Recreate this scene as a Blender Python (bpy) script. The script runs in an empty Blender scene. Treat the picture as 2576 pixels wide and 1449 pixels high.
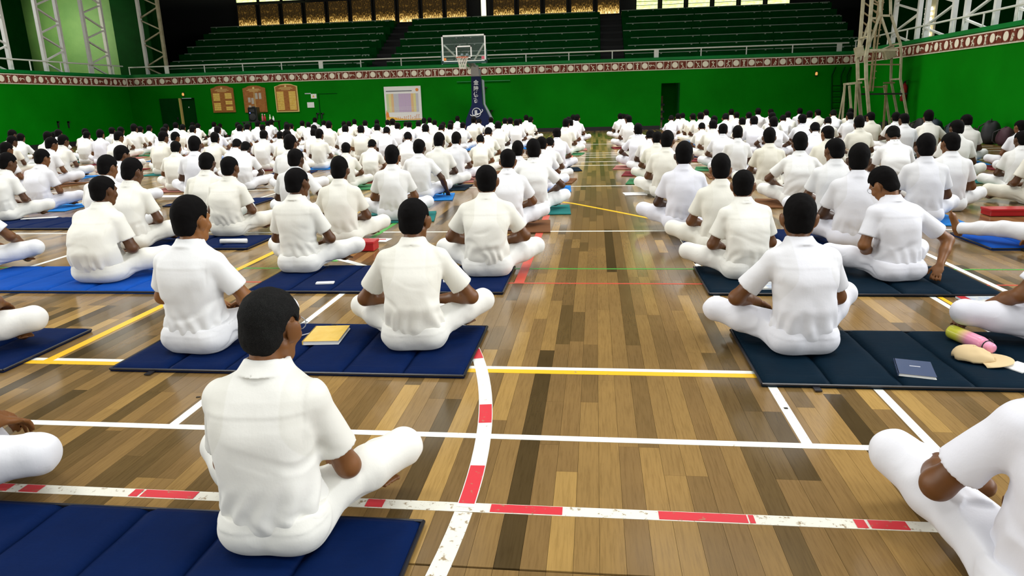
import bpy, bmesh, math, random, time
import numpy as np
from mathutils import Vector, Matrix

random.seed(7)
sc = bpy.context.scene
col = sc.collection
# ---------------------------------------------------------------- camera (solved from the court lines)
CAM_H, F_PX, YAW, PITCH, ROLL = 1.30, 1748.55, -0.12211, 0.26422, -0.02683
def cam_basis():
    cy, sy = math.cos(YAW), math.sin(YAW)
    fw = np.array([sy*math.cos(PITCH), cy*math.cos(PITCH), -math.sin(PITCH)])
    r0 = np.array([cy, -sy, 0.]); u0 = np.cross(r0, fw)
    r = r0*math.cos(ROLL) + u0*math.sin(ROLL)
    return r, np.cross(r, fw), fw
CR, CU, CF = cam_basis()
cam = bpy.data.objects.new('camera', bpy.data.cameras.new('camera'))
col.objects.link(cam); sc.camera = cam
cam.data.sensor_fit = 'HORIZONTAL'; cam.data.sensor_width = 36
cam.data.lens = F_PX/2576*36
cam.data.clip_end = 200
cam.matrix_world = Matrix(((CR[0], CU[0], -CF[0], 0), (CR[1], CU[1], -CF[1], 0), (CR[2], CU[2], -CF[2], CAM_H), (0, 0, 0, 1)))
# ---------------------------------------------------------------- world, lamps, exposure
w = bpy.data.worlds.new('daylight'); sc.world = w; w.use_nodes = True
w.node_tree.nodes['Background'].inputs[0].default_value = (.80, .92, 1.0, 1)
w.node_tree.nodes['Background'].inputs[1].default_value = .3
def area(name, loc, target, sx, sy, power, color=(1, 1, 1)):
    l = bpy.data.lights.new(name, 'AREA'); l.shape = 'RECTANGLE'; l.size = sx; l.size_y = sy; l.energy = power; l.color = color
    o = bpy.data.objects.new(name, l); col.objects.link(o); o.location = loc
    o.rotation_euler = (Vector(target) - Vector(loc)).to_track_quat('-Z', 'Y').to_euler()
    return o
# daylight through the gallery windows on both long sides, and through the end windows behind the camera
area('side_window_daylight_left', (-24.7, 7.5, 6.2), (-5, 7.5, 1.5), 33, 3.2, 1400, (1, .99, .95)).data.spread = math.radians(100)
area('side_window_daylight_right', (14.3, 6.5, 6.2), (-5, 6.5, 1.5), 34, 3.2, 1450, (.97, .98, 1)).data.spread = math.radians(100)
area('added_gallery_light', (-24.85, 25.6, 5.2), (-22.2, 30, 4.6), 1.2, 1.8, 70, (1, .98, .75)).data.spread = math.radians(75)  # added light out of view, aimed to brighten the left gallery end wall
area('end_window_daylight', (-5, -13.5, 6.0), (-5, -3.0, 0), 24, 4.0, 330, (1, .99, .97)).data.spread = math.radians(82)
for ly, lp in ((-3, 130), (3, 170), (9, 190), (15, 260), (21.5, 540)):
    for lxx in (-13, -5, 3):
        area('roof_lamp', (lxx, ly, 9.3), (lxx, ly, 0), 4.5, 2.0, lp, (1, .99, .95)).data.spread = math.radians(112)
vs = sc.view_settings
vs.view_transform = 'Standard'; vs.look = 'None'; vs.gamma = 1; vs.use_curve_mapping = False
vs.exposure = 0.08

# ---------------------------------------------------------------- pixel -> place (photo treated as 2576x1449)
def ray(px, py):
    return CR*((px - 1288)/F_PX) + CU*(-(py - 724.5)/F_PX) + CF
def on_z(px, py, z=0.):
    d = ray(px, py); t = (z - CAM_H)/d[2]; return Vector((d[0]*t, d[1]*t, z))
def on_y(px, py, Y):
    d = ray(px, py); t = Y/d[1]; return Vector((d[0]*t, Y, CAM_H + d[2]*t))
def on_x(px, py, X):
    d = ray(px, py); t = X/d[0]; return Vector((X, d[1]*t, CAM_H + d[2]*t))

# ---------------------------------------------------------------- tags and builders
def tag(o, label=None, cat=None, group=None, kind=None):
    if label: o['label'] = label
    if cat: o['category'] = cat
    if group: o['group'] = group
    if kind: o['kind'] = kind
    return o
def link(o, parent=None):
    col.objects.link(o)
    if parent is not None: o.parent = parent
    return o
def empty(name, loc=(0, 0, 0), rz=0):
    o = bpy.data.objects.new(name, None); o.empty_display_size = .1
    col.objects.link(o); o.location = loc; o.rotation_euler = (0, 0, rz); return o
class MB:
    """collects simple solids into ONE mesh"""
    def __init__(s): s.bm = bmesh.new()
    def box(s, lo, hi, bevel=0):
        lo = Vector(lo); hi = Vector(hi)
        g = bmesh.ops.create_cube(s.bm, size=1, matrix=Matrix.Translation((lo + hi)/2) @ Matrix.Diagonal((*(hi - lo), 1)))
        if bevel:
            es = {e for v in g['verts'] for e in v.link_edges}
            bmesh.ops.bevel(s.bm, geom=list(es), offset=bevel, segments=2, affect='EDGES', profile=.5)
        return s
    def bar(s, a, b, wd, dp=None, seg=0):
        """square (seg=0) or round bar between two points"""
        a = Vector(a); b = Vector(b); d = b - a; L = d.length
        if L < 1e-6: return s
        m = Matrix.Translation((a + b)/2) @ d.to_track_quat('Z', 'Y').to_matrix().to_4x4()
        if seg: bmesh.ops.create_cone(s.bm, cap_ends=True, segments=seg, radius1=wd, radius2=dp if dp is not None else wd, depth=L, matrix=m)
        else: bmesh.ops.create_cube(s.bm, size=1, matrix=m @ Matrix.Diagonal((wd, dp or wd, L, 1)))
        return s
    def tube(s, pts, r, seg=8):
        for a, b in zip(pts[:-1], pts[1:]): s.bar(a, b, r, r, seg)
        return s
    def poly(s, pts, thick):
        """flat outline (list of 3D points) extruded along vector thick"""
        vs_ = [s.bm.verts.new(p) for p in pts]; f = s.bm.faces.new(vs_)
        r = bmesh.ops.extrude_face_region(s.bm, geom=[f])
        bmesh.ops.translate(s.bm, vec=Vector(thick), verts=[v for v in r['geom'] if isinstance(v, bmesh.types.BMVert)])
        return s
    def ball(s, c, r, seg=12, scale=(1, 1, 1)):
        bmesh.ops.create_uvsphere(s.bm, u_segments=seg, v_segments=max(4, seg//2), radius=r, matrix=Matrix.Translation(c) @ Matrix.Diagonal((*scale, 1)))
        return s
    def lathe(s, prof, seg=24, m=Matrix.Identity(4)):
        rings = []
        for r, z in prof:
            rings.append([s.bm.verts.new(m @ Vector((r*math.cos(2*math.pi*i/seg), r*math.sin(2*math.pi*i/seg), z))) for i in range(seg)])
        for a, b in zip(rings[:-1], rings[1:]):
            for i in range(seg): s.bm.faces.new((a[i], a[(i+1) % seg], b[(i+1) % seg], b[i]))
        for ring in (rings[0][::-1], rings[-1]): s.bm.faces.new(ring)
        return s
    def mesh(s, name, mat, smooth=False):
        bmesh.ops.recalc_face_normals(s.bm, faces=s.bm.faces)
        me = bpy.data.meshes.new(name); s.bm.to_mesh(me); s.bm.free(); me.materials.append(mat)
        if smooth:
            me.polygons.foreach_set('use_smooth', np.ones(len(me.polygons), bool)); me.update()
        return me
    def build(s, name, mat, parent=None, smooth=False):
        return link(bpy.data.objects.new(name, s.mesh(name, mat, smooth)), parent)

# ---------------------------------------------------------------- materials
MAT = {}
def newmat(name, color, rough=.6, spec=.5, metallic=0, emit=0, coat=0):
    m = bpy.data.materials.new(name); m.use_nodes = True
    b = m.node_tree.nodes['Principled BSDF']
    b.inputs['Base Color'].default_value = (*color, 1); b.inputs['Roughness'].default_value = rough
    b.inputs['Specular IOR Level'].default_value = spec; b.inputs['Metallic'].default_value = metallic
    if emit:
        b.inputs['Emission Color'].default_value = (*color, 1); b.inputs['Emission Strength'].default_value = emit
    if coat: b.inputs['Coat Weight'].default_value = coat; b.inputs['Coat Roughness'].default_value = .12
    MAT[name] = m; return m
def nd(m, t, **kw):
    n = m.node_tree.nodes.new(t)
    for k, v in kw.items():
        if k in ('operation', 'blend_type', 'data_type', 'attribute_type', 'attribute_name', 'noise_dimensions', 'wave_type', 'bands_direction', 'interpolation_type', 'feature', 'clamp'): setattr(n, k, v)
        else: n.inputs[k].default_value = v
    return n
def lk(m, a, b): m.node_tree.links.new(a, b)
def bsdf(m): return m.node_tree.nodes['Principled BSDF']
def coords(m, scale, kind='Object'):
    tc = nd(m, 'ShaderNodeTexCoord'); mp = nd(m, 'ShaderNodeMapping'); mp.inputs['Scale'].default_value = scale
    lk(m, tc.outputs[kind], mp.inputs[0]); return mp.outputs[0]
def mixc(m, fac, a, b, blend='MIX'):
    n = nd(m, 'ShaderNodeMix', data_type='RGBA', blend_type=blend)
    for sock, v in ((n.inputs[0], fac), (n.inputs[6], a), (n.inputs[7], b)):
        if hasattr(v, 'links'): lk(m, v, sock)
        elif isinstance(v, (int, float)): sock.default_value = v
        else: sock.default_value = (*v, 1)
    return n.outputs[2]
def ramp(m, fac, stops):
    n = nd(m, 'ShaderNodeValToRGB'); lk(m, fac, n.inputs[0]); e = n.color_ramp.elements
    while len(e) < len(stops): e.new(.5)
    for i, (p_, c) in enumerate(stops): e[i].position = p_; e[i].color = (*c, 1)
    return n.outputs[0]
def bump(m, height, strength, dist=.01, chain=None):
    n = nd(m, 'ShaderNodeBump'); n.inputs['Strength'].default_value = strength; n.inputs['Distance'].default_value = dist
    lk(m, height, n.inputs['Height'])
    if chain is not None: lk(m, chain, n.inputs['Normal'])
    lk(m, n.outputs[0], bsdf(m).inputs['Normal']); return n.outputs[0]
def noise(m, vec, scale, detail=3, rough=.5):
    n = nd(m, 'ShaderNodeTexNoise', Scale=scale, Detail=detail, Roughness=rough); lk(m, vec, n.inputs['Vector']); return n.outputs[0]
def attr(m, name, kind='OBJECT'):
    n = nd(m, 'ShaderNodeAttribute', attribute_type=kind, attribute_name=name); return n
def mottled(name, c1, c2, scale, rough=.6, spec=.5, bstr=0, **kw):
    m = newmat(name, c1, rough, spec, **kw); v = coords(m, (1, 1, 1))
    f = noise(m, v, scale, 5, .6); lk(m, ramp(m, f, [(.3, c1), (.7, c2)]), bsdf(m).inputs['Base Color'])
    if bstr: bump(m, noise(m, v, scale*6, 3), bstr, .004)
    return m

# wood planks: tone per plank, grain along Y
def plank_mat(name, kind):
    m = newmat(name, (.3, .2, .1), .24, .42)
    a = attr(m, 'tone', kind)
    base = ramp(m, a.outputs['Fac'], [(0, (.062, .041, .016)), (.22, (.118, .076, .028)), (.50, (.210, .129, .049)), (.76, (.298, .184, .063)), (1, (.41, .258, .082))])
    tc = nd(m, 'ShaderNodeTexCoord'); geo = nd(m, 'ShaderNodeNewGeometry')
    add = nd(m, 'ShaderNodeVectorMath', operation='MULTIPLY_ADD')
    lk(m, geo.outputs['Position'], add.inputs[0]); add.inputs[1].default_value = (60, 3.2, 1)
    cmb = nd(m, 'ShaderNodeCombineXYZ'); ml = nd(m, 'ShaderNodeMath', operation='MULTIPLY'); lk(m, a.outputs['Fac'], ml.inputs[0]); ml.inputs[1].default_value = 37.0
    lk(m, ml.outputs[0], cmb.inputs[2]); lk(m, cmb.outputs[0], add.inputs[2])
    g = noise(m, add.outputs[0], 2.2, 6, .65)
    grain = ramp(m, g, [(.28, (.76, .74, .71)), (.52, (1, 1, 1)), (.75, (1.08, 1.08, 1.06))])
    c = mixc(m, 1.0, base, grain, 'MULTIPLY')
    s = noise(m, geo.outputs['Position'], 1.3, 4, .6)
    c = mixc(m, .55, c, ramp(m, s, [(.35, (.80, .80, .82)), (.65, (1.12, 1.10, 1.05))]), 'MULTIPLY')
    lk(m, c, bsdf(m).inputs['Base Color'])
    rr = nd(m, 'ShaderNodeMapRange'); lk(m, g, rr.inputs[0]); rr.inputs[3].default_value = .11; rr.inputs[4].default_value = .22
    lk(m, rr.outputs[0], bsdf(m).inputs['Roughness'])
    bump(m, g, .03, .002)
    return m
plank_mat('plank', 'OBJECT'); plank_mat('plank_field', 'GEOMETRY')
def paint(name, c, worn):
    m = newmat(name, c, .35, .5); geo = nd(m, 'ShaderNodeNewGeometry')
    f = noise(m, geo.outputs['Position'], 38, 6, .7)
    lk(m, ramp(m, f, [(.30 + worn*.25, (.30, .22, .12)), (.38 + worn*.25, c)]), bsdf(m).inputs['Base Color']); return m
paint('line_white', (.82, .84, .78), .0); paint('line_white_worn', (.78, .77, .68), .24); paint('line_yellow', (.85, .50, .02), .02)
paint('line_red', (.62, .035, .05), .1); paint('line_green', (.06, .36, .05), .15); paint('line_red_thin', (.60, .07, .04), .2)
newmat('gap', (.02, .014, .008), .9)

m = newmat('green_wall', (.001, .14, .004), .6, .06); v = coords(m, (1, 1, 1)); f = noise(m, v, .6, 5, .6)
lk(m, ramp(m, f, [(.3, (.0005, .150, .0015)), (.7, (.001, .195, .003))]), bsdf(m).inputs['Base Color']); bump(m, noise(m, v, 9, 4), .05, .02)
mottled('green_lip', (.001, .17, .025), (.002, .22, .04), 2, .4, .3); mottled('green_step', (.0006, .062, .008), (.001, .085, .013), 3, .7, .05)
mottled('green_dark', (.001, .036, .004), (.0015, .05, .006), 2, .6, .04); mottled('green_lit_patch', (.10, .27, .05), (.15, .33, .07), 1.5, .6)  # second green puts the lit patch of the gallery wall into its colour
newmat('black', (.010, .010, .011), .6); newmat('black_gloss', (.008, .008, .009), .25)
mottled('dark_concrete', (.035, .032, .028), (.05, .045, .04), 4, .8)
mottled('white_metal', (.78, .78, .74), (.86, .86, .82), 5, .45); mottled('rail_paint', (.74, .76, .70), (.82, .84, .78), 8, .45)
mottled('dirty_metal', (.30, .26, .15), (.50, .46, .32), 4, .6); mottled('rust_metal', (.20, .14, .06), (.33, .26, .14), 6, .6)
newmat('roof', (.10, .10, .10), .8)
mottled('frieze_cream', (.80, .72, .56), (.86, .80, .66), 6, .6); mottled('frieze_brown', (.15, .035, .022), (.20, .05, .03), 6, .6, .1)
newmat('relief_cream', (.88, .83, .66), .55)
m = newmat('wood_board', (.35, .13, .03), .35, .4); v = coords(m, (6, 1, 30)); f = noise(m, v, 1.2, 5); lk(m, ramp(m, f, [(.3, (.30, .10, .022)), (.7, (.46, .19, .05))]), bsdf(m).inputs['Base Color'])
mottled('brass_plate', (.80, .50, .06), (.95, .72, .20), 14, .35, metallic=.0); newmat('gilt', (.80, .60, .22), .4); newmat('grey_print', (.52, .46, .38), .6)
newmat('paper', (.82, .82, .80), .7); newmat('ink', (.10, .10, .13), .7); newmat('navy_pad', (.003, .010, .060), .5, .3); newmat('pad_print', (.80, .82, .85), .5)
newmat('steel', (.42, .46, .50), .35, metallic=.6); newmat('orange_rim', (.60, .10, .03), .4); newmat('net_cord', (.72, .68, .60), .8); newmat('net_orange', (.65, .22, .06), .8)
gm = newmat('glass', (.85, .95, .92), .03, .5); bsdf(gm).inputs['Transmission Weight'].default_value = 1; bsdf(gm).inputs['IOR'].default_value = 1.2
newmat('red_gloss', (.45, .012, .02), .25); newmat('blue_led', (.1, .15, 1), .3, emit=6)
for n_, c_ in (('lilac', (.55, .42, .60)), ('pale_yellow', (.75, .68, .30)), ('pale_green', (.55, .66, .36)), ('pale_grey', (.55, .55, .60)), ('pale_orange', (.76, .50, .25)), ('orange_print', (.80, .26, .04)), ('amber_print', (.85, .50, .06)), ('rose', (.60, .10, .16))): newmat(n_, c_, .7)

# fabric: folding mats
def fabric(name, c, rough=.62, sc_=1.0):
    m = newmat(name, c, rough, .04); v = coords(m, (1, 1, 1))
    f1 = noise(m, v, 9*sc_, 4, .6); st = coords(m, (3, 26, 3)); f2 = noise(m, st, 1.6*sc_, 4, .6)
    ad = nd(m, 'ShaderNodeMath', operation='ADD'); lk(m, f1, ad.inputs[0]); lk(m, f2, ad.inputs[1])
    lk(m, mixc(m, f1, tuple(x*.78 for x in c), tuple(x*1.2 for x in c)), bsdf(m).inputs['Base Color'])
    bump(m, ad.outputs[0], .30, .010); return m
fabric('mat_navy', (.0015, .010, .055)); fabric('mat_slate', (.0022, .011, .022)); fabric('mat_blue', (.005, .062, .33)); fabric('mat_teal', (.02, .16, .15)); fabric('mat_maroon', (.15, .02, .025))
fabric('mat_green', (.04, .17, .07)); fabric('mat_sky', (.02, .18, .52)); fabric('mat_pink', (.32, .13, .11)); fabric('mat_brown', (.16, .07, .03)); newmat('mat_piping', (.012, .012, .016), .3)

# people
def person_mats():
    m = newmat('skin', (.12, .05, .025), .46, .4); a = attr(m, 'tone'); v = coords(m, (1, 1, 1))
    c = ramp(m, a.outputs['Fac'], [(0, (.035, .014, .006)), (.5, (.135, .052, .014)), (1, (.29, .118, .033))])
    f = noise(m, v, 14, 4); c = mixc(m, .5, c, ramp(m, f, [(.3, (.82, .80, .80)), (.7, (1.15, 1.1, 1.08))]), 'MULTIPLY'); lk(m, c, bsdf(m).inputs['Base Color'])
    bump(m, noise(m, v, 220, 2), .08, .001)
    m = newmat('hair', (.008, .0075, .007), .85, .08); v = coords(m, (1, 1, 1)); f = noise(m, v, 620, 3, .75)
    a = attr(m, 'grey'); c = mixc(m, a.outputs['Fac'], (.0035, .003, .003), ramp(m, f, [(.46, (.005, .005, .005)), (.66, (.024, .0235, .022))])); lk(m, c, bsdf(m).inputs['Base Color']); bump(m, f, .5, .002)
    for nm, k in (('shirt', 1), ('trousers', 0)):
        m = newmat(nm, (.8, .8, .8), .80, .2); a = attr(m, 'tone'); v = coords(m, (1, 1, 1))
        c = ramp(m, a.outputs['Fac'], [(0, (.72, .70, .61)), (.35, (.76, .755, .70)), (.65, (.75, .757, .765)), (1, (.72, .725, .80))])
        if k:
            # sleeveless vest showing faintly through the thin cotton
            sp = nd(m, 'ShaderNodeSeparateXYZ'); tc = nd(m, 'ShaderNodeTexCoord'); lk(m, tc.outputs['Object'], sp.inputs[0])
            ab = nd(m, 'ShaderNodeMath', operation='ABSOLUTE'); lk(m, sp.outputs[0], ab.inputs[0])
            mz = nd(m, 'ShaderNodeMapRange'); mz.interpolation_type = 'SMOOTHSTEP'; lk(m, sp.outputs[2], mz.inputs[0]); mz.inputs[1].default_value = .26; mz.inputs[2].default_value = .46; mz.inputs[3].default_value = .172; mz.inputs[4].default_value = .085
            lt = nd(m, 'ShaderNodeMath', operation='SUBTRACT'); lk(m, mz.outputs[0], lt.inputs[0]); lk(m, ab.outputs[0], lt.inputs[1])
            sm = nd(m, 'ShaderNodeMapRange'); sm.interpolation_type = 'SMOOTHSTEP'; lk(m, lt.outputs[0], sm.inputs[0]); sm.inputs[1].default_value = -.004; sm.inputs[2].default_value = .004
            ve = attr(m, 'vest'); mu = nd(m, 'ShaderNodeMath', operation='MULTIPLY'); lk(m, sm.outputs[0], mu.inputs[0]); lk(m, ve.outputs['Fac'], mu.inputs[1])
            iv = nd(m, 'ShaderNodeMath', operation='SUBTRACT'); lk(m, ve.outputs['Fac'], iv.inputs[0]); lk(m, mu.outputs[0], iv.inputs[1])
            c = mixc(m, iv.outputs[0], c, mixc(m, 1, c, (.93, .925, .90), 'MULTIPLY'))
        f = noise(m, v, 26, 5, .55); st = coords(m, (30, 30, 9)); g = noise(m, st, 1.0, 4)
        ad = nd(m, 'ShaderNodeMath', operation='ADD'); lk(m, f, ad.inputs[0]); lk(m, g, ad.inputs[1])
        cn = nd(m, 'ShaderNodeTexNoise', Scale=1.0, Detail=2.0, Roughness=.45, Distortion=.9); lk(m, coords(m, (5, 5, 7.5) if k else (8, 8, 8)), cn.inputs['Vector'])
        s1 = nd(m, 'ShaderNodeMath', operation='SUBTRACT'); lk(m, cn.outputs[0], s1.inputs[0]); s1.inputs[1].default_value = .3
        s2 = nd(m, 'ShaderNodeMath', operation='ABSOLUTE'); lk(m, s1.outputs[0], s2.inputs[0])
        s3 = nd(m, 'ShaderNodeMapRange'); lk(m, s2.outputs[0], s3.inputs[0]); s3.inputs[1].default_value = 0; s3.inputs[2].default_value = .10; s3.inputs[3].default_value = 1; s3.inputs[4].default_value = 0
        mk = nd(m, 'ShaderNodeMapRange'); lk(m, noise(m, v, 4.5, 1), mk.inputs[0]); mk.inputs[1].default_value = .46; mk.inputs[2].default_value = .62
        s4 = nd(m, 'ShaderNodeMath', operation='MULTIPLY'); lk(m, s3.outputs[0], s4.inputs[0]); lk(m, mk.outputs[0], s4.inputs[1])
        b0 = bump(m, s4.outputs[0], .16, .012)
        bump(m, ad.outputs[0], .14, .008, b0)
        lk(m, c, bsdf(m).inputs['Base Color'])
person_mats()
# ---------------------------------------------------------------- the hall shell
XL, XR, YF, YB = -20.1, 9.7, 29.2, -14.0
Z_FB, Z_FT, Z_LIP, Z_DECK = 2.28, 2.63, 2.76, 2.60

# floor: bearer slab below, planks as pieces
floor = MB().box((XL - .3, YB, -.12), (XR + .3, YF + .3, -.012)).build('floor', MAT['gap']); tag(floor, kind='structure')
PW = .0765
rng = random.Random(11)
def plank_rows():
    """every plank: x0, x1, y0, y1, tone"""
    out = []
    n0 = int((XL)/PW) - 1; n1 = int(XR/PW) + 1
    for i in range(n0, n1):
        x0 = i*PW + .02; r = random.Random(i*7919 + 3)
        for (ya, yb) in ((-2.0, 1.695), (1.703, YF)):
            y = ya
            while y < yb - .02:
                L = r.choice((.40, .55, .75, .95, 1.15, 1.4, 1.8)) * (1 if y < 12 else 1.6)
                y1 = min(yb, y + L)
                if yb - y1 < .2: y1 = yb
                t = r.random(); t = .5 + (t - .5)*.55 + (.28 if r.random() < .10 else 0) - (.34 if r.random() < .12 else 0)
                out.append((x0, x0 + PW, y, y1, max(0, min(1, t))))
                y = y1
    return [q for q in out if XL - .2 < q[0] < XR + .1]
def in_view(x, y):
    d = np.array([x, y, -CAM_H]); f = d @ CF
    return f > .3 and abs(d @ CR/f)*F_PX < 1330 and -760 < (d @ CU)/f*F_PX < 760
planks = plank_rows()
scored = []
for i, q in enumerate(planks):
    cx_, cy_ = (q[0] + q[1])/2, (q[2] + q[3])/2
    if cy_ < 6 and (in_view(cx_, cy_) or in_view(cx_, q[3] - .02)):
        # leave out those lying wholly under the near mats
        if -2.4 < cx_ < -.6 and (q[3] < 1.85 or 3.1 < cy_ < 3.8): continue
        dd = math.hypot(cx_, cy_); scored.append(((q[3] - q[2])/dd**3, i))
scored.sort(reverse=True)
single = {i for _, i in scored[:300]}
mesh_cache = {}
GAP = .0009
for i in sorted(single):
    x0, x1, y0, y1, t = planks[i]; L = round(y1 - y0, 3)
    if L not in mesh_cache:
        mesh_cache[L] = MB().box((-PW/2 + GAP/2, -L/2 + GAP/2, -.02), (PW/2 - GAP/2, L/2 - GAP/2, 0)).mesh('plank', MAT['plank'])
    o = bpy.data.objects.new('plank', mesh_cache[L]); link(o, floor); o['tone'] = float(t)
    o.location = ((x0 + x1)/2, (y0 + y1)/2, rng.uniform(-.00015, 0))
P, F, T = [], [], []
for i, (x0, x1, y0, y1, t) in enumerate(planks):
    if i in single: continue
    g = GAP/2; z = rng.uniform(-.00015, 0); b = len(P)
    P += [(x0+g, y0+g, z), (x1-g, y0+g, z), (x1-g, y1-g, z), (x0+g, y1-g, z), (x0+g, y0+g, -.015), (x1-g, y0+g, -.015), (x1-g, y1-g, -.015), (x0+g, y1-g, -.015)]
    F += [(b, b+1, b+2, b+3), (b, b+4, b+5, b+1), (b+1, b+5, b+6, b+2), (b+2, b+6, b+7, b+3), (b+3, b+7, b+4, b)]; T += [t]*8
P = np.array(P, np.float32); F = np.array(F, np.int32)
me = bpy.data.meshes.new('plank_field'); me.vertices.add(len(P)); me.vertices.foreach_set('co', P.ravel()); me.loops.add(F.size); me.loops.foreach_set('vertex_index', F.ravel())
me.polygons.add(len(F)); me.polygons.foreach_set('loop_start', np.arange(0, F.size, 4, dtype=np.int32)); me.polygons.foreach_set('use_smooth', np.zeros(len(F), bool)); me.update(calc_edges=True)
at = me.attributes.new('tone', 'FLOAT', 'POINT'); at.data.foreach_set('value', np.array(T, np.float32)); me.materials.append(MAT['plank_field'])
pf = link(bpy.data.objects.new('plank_field', me), floor); pf['kind'] = 'stuff'

# court lines: thin painted strips on the planks
def strip(pts, wd, mat, z=.0012, name='court_line'):
    bm = bmesh.new(); L_, R_ = [], []
    pts = [Vector((p[0], p[1], 0)) for p in pts]
    for i, p_ in enumerate(pts):
        a = pts[max(0, i-1)]; b = pts[min(len(pts)-1, i+1)]; d = (b - a).normalized(); n = Vector((-d.y, d.x, 0))*wd/2
        L_.append(p_ + n); R_.append(p_ - n)
    up = Vector((0, 0, z)); dn = Vector((0, 0, -.004))
    V4 = [[bm.verts.new(q + o) for q in side] for side, o in ((L_, up), (R_, up), (R_, dn), (L_, dn))]
    for k in range(4):
        A, B_ = V4[k], V4[(k+1) % 4]
        for i in range(len(pts)-1): bm.faces.new((A[i], B_[i], B_[i+1], A[i+1]))
    bmesh.ops.recalc_face_normals(bm, faces=bm.faces)
    me = bpy.data.meshes.new(name); bm.to_mesh(me); bm.free(); me.materials.append(MAT[mat])
    return link(bpy.data.objects.new(name, me), floor)
def xline(Y, x0, x1, wd, mat, z=.0012): return strip([(x0, Y), (x1, Y)], wd, mat, z)
def yline(X, y0, y1, wd, mat, z=.0014): return strip([(X, y0), (X, y1)], wd, mat, z)
xline(2.505, -6, 1.29, .040, 'line_white'); xline(3.240, -8, 3.0, .036, 'line_white'); xline(3.197, -8, 3.0, .046, 'line_yellow')
xline(2.000, -6, 3.0, .052, 'line_white_worn')
xline(5.355, -9, 8, .026, 'line_green'); xline(4.905, -9, 8, .022, 'line_red_thin'); xline(6.965, -12, 9, .040, 'line_white', .0011)
xline(10.70, -14, 9, .045, 'line_white')
for Y in (14.08, 14.88, 16.0, 16.67, 17.28, 20.59): xline(Y, -15, 9, .05, 'line_white')
yline(-.55, 4.905, 26, .072, 'line_red_thin', .0016); yline(.812, 2.505, 16, .040, 'line_white'); yline(1.27, 2.505, 10, .040, 'line_white')
yline(-2.94, 3.22, 9, .055, 'line_yellow', .0016); yline(-1.78, 2.505, 5.3, .040, 'line_white'); yline(2.17, 3.24, 7, .036, 'line_white'); yline(2.215, 3.24, 7, .03, 'line_yellow')
yline(2.42, 2.2, 4.6, .05, 'line_white_worn'); yline(2.69, 3.3, 18, .045, 'line_white'); yline(-2.22, 5.6, 16, .050, 'line_green', .0017)
yline(-4.9, 5, 14, .045, 'line_white'); yline(-7.5, 6, 18, .045, 'line_white'); yline(5.0, 8, 20, .045, 'line_white')
strip([(-.68, 9.25), (-.29, 8.92), (.29, 8.15), (.83, 7.40)], .05, 'line_yellow', .0019)
AC = (-4.92, 2.10); AR = 4.50
def arc(y0, y1, n=24, R=AR): return [(AC[0] + math.sqrt(R*R - (y - AC[1])**2), y) for y in np.linspace(y0, y1, n)]
strip(arc(2.0, 5.9, 40), .060, 'line_white', .0020); strip(arc(1.42, 1.97, 6), .060, 'line_white_worn', .0019)
def tape(pts, wd=.050):     # torn pieces of red tape on the worn line
    o = strip(pts, wd, 'line_red', .0026, 'red_tape'); return o
for a, b in ((2.02, 2.27), (2.62, 2.80), (3.36, 3.50), (4.9, 5.3)): tape(arc(a, b, 6), .054)
for pa, pb in ((1235, 1415), (1657, 1880), (2152, 2180), (2188, 2285), (925, 968), (340, 362), (368, 500), (70, 116), (0, 40), (1884, 1898)):
    a = on_z(pa, 1276 + (pa - 1235)*.0475); b = on_z(pb, 1276 + (pb - 1235)*.0475); tape([(a.x, 2.0), (b.x, 2.0)], .044)

hq = on_z(1977, 1028); strip([(hq.x - .008, hq.y), (hq.x + .008, hq.y)], .014, 'gap', .0030, 'floor_hole')
hq = on_z(498, 1000); strip([(hq.x - .008, hq.y), (hq.x + .010, hq.y + .004)], .010, 'gap', .0030, 'dark_speck')
def struct(name, mb, mat): return tag(mb.build(name, MAT[mat]), kind='structure')
# walls below the galleries
dx0, dx1 = 2.60, 3.32     # doorway
wf = MB().box((XL - .3, YF, 0), (-17.84, YF + .25, Z_FB + .4)).box((-17.84, YF, 1.74), (-17.12, YF + .25, Z_FB + .4)).box((-17.12, YF, 0), (dx0, YF + .25, Z_FB + .4))
wf.box((dx0, YF, 1.78), (dx1, YF + .25, Z_FB + .4)).box((dx1, YF, 0), (XR + .3, YF + .25, Z_FB + .4))
wall_far = struct('wall_far', wf, 'green_wall')
wall_left = struct('wall_left', MB().box((XL - .25, YB, 0), (XL, YF, Z_FB + .4)), 'green_wall')
wall_right = struct('wall_right', MB().box((XR, YB, 0), (XR + .25, YF, Z_FB + .4)), 'green_wall')
struct('wall_back', MB().box((XL - 5, YB - .3, 0), (XR + 5, YB, 4.2)).box((XL - 5, YB - .3, 8), (XR + 5, YB, 10)), 'green_wall')
struct('baseboard_far', MB().box((-17.0, YF - .03, 0), (dx0 - .02, YF, .15)).box((dx1 + .02, YF - .03, 0), (XR - .04, YF, .15)), 'black')
struct('baseboard_left', MB().box((XL, 14, 0), (XL + .03, YF - .04, .18)), 'black')
struct('ceiling', MB().box((XL - 5.2, YB - .3, 10), (XR + 5.2, YF + 9, 10.2)), 'roof')
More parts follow.
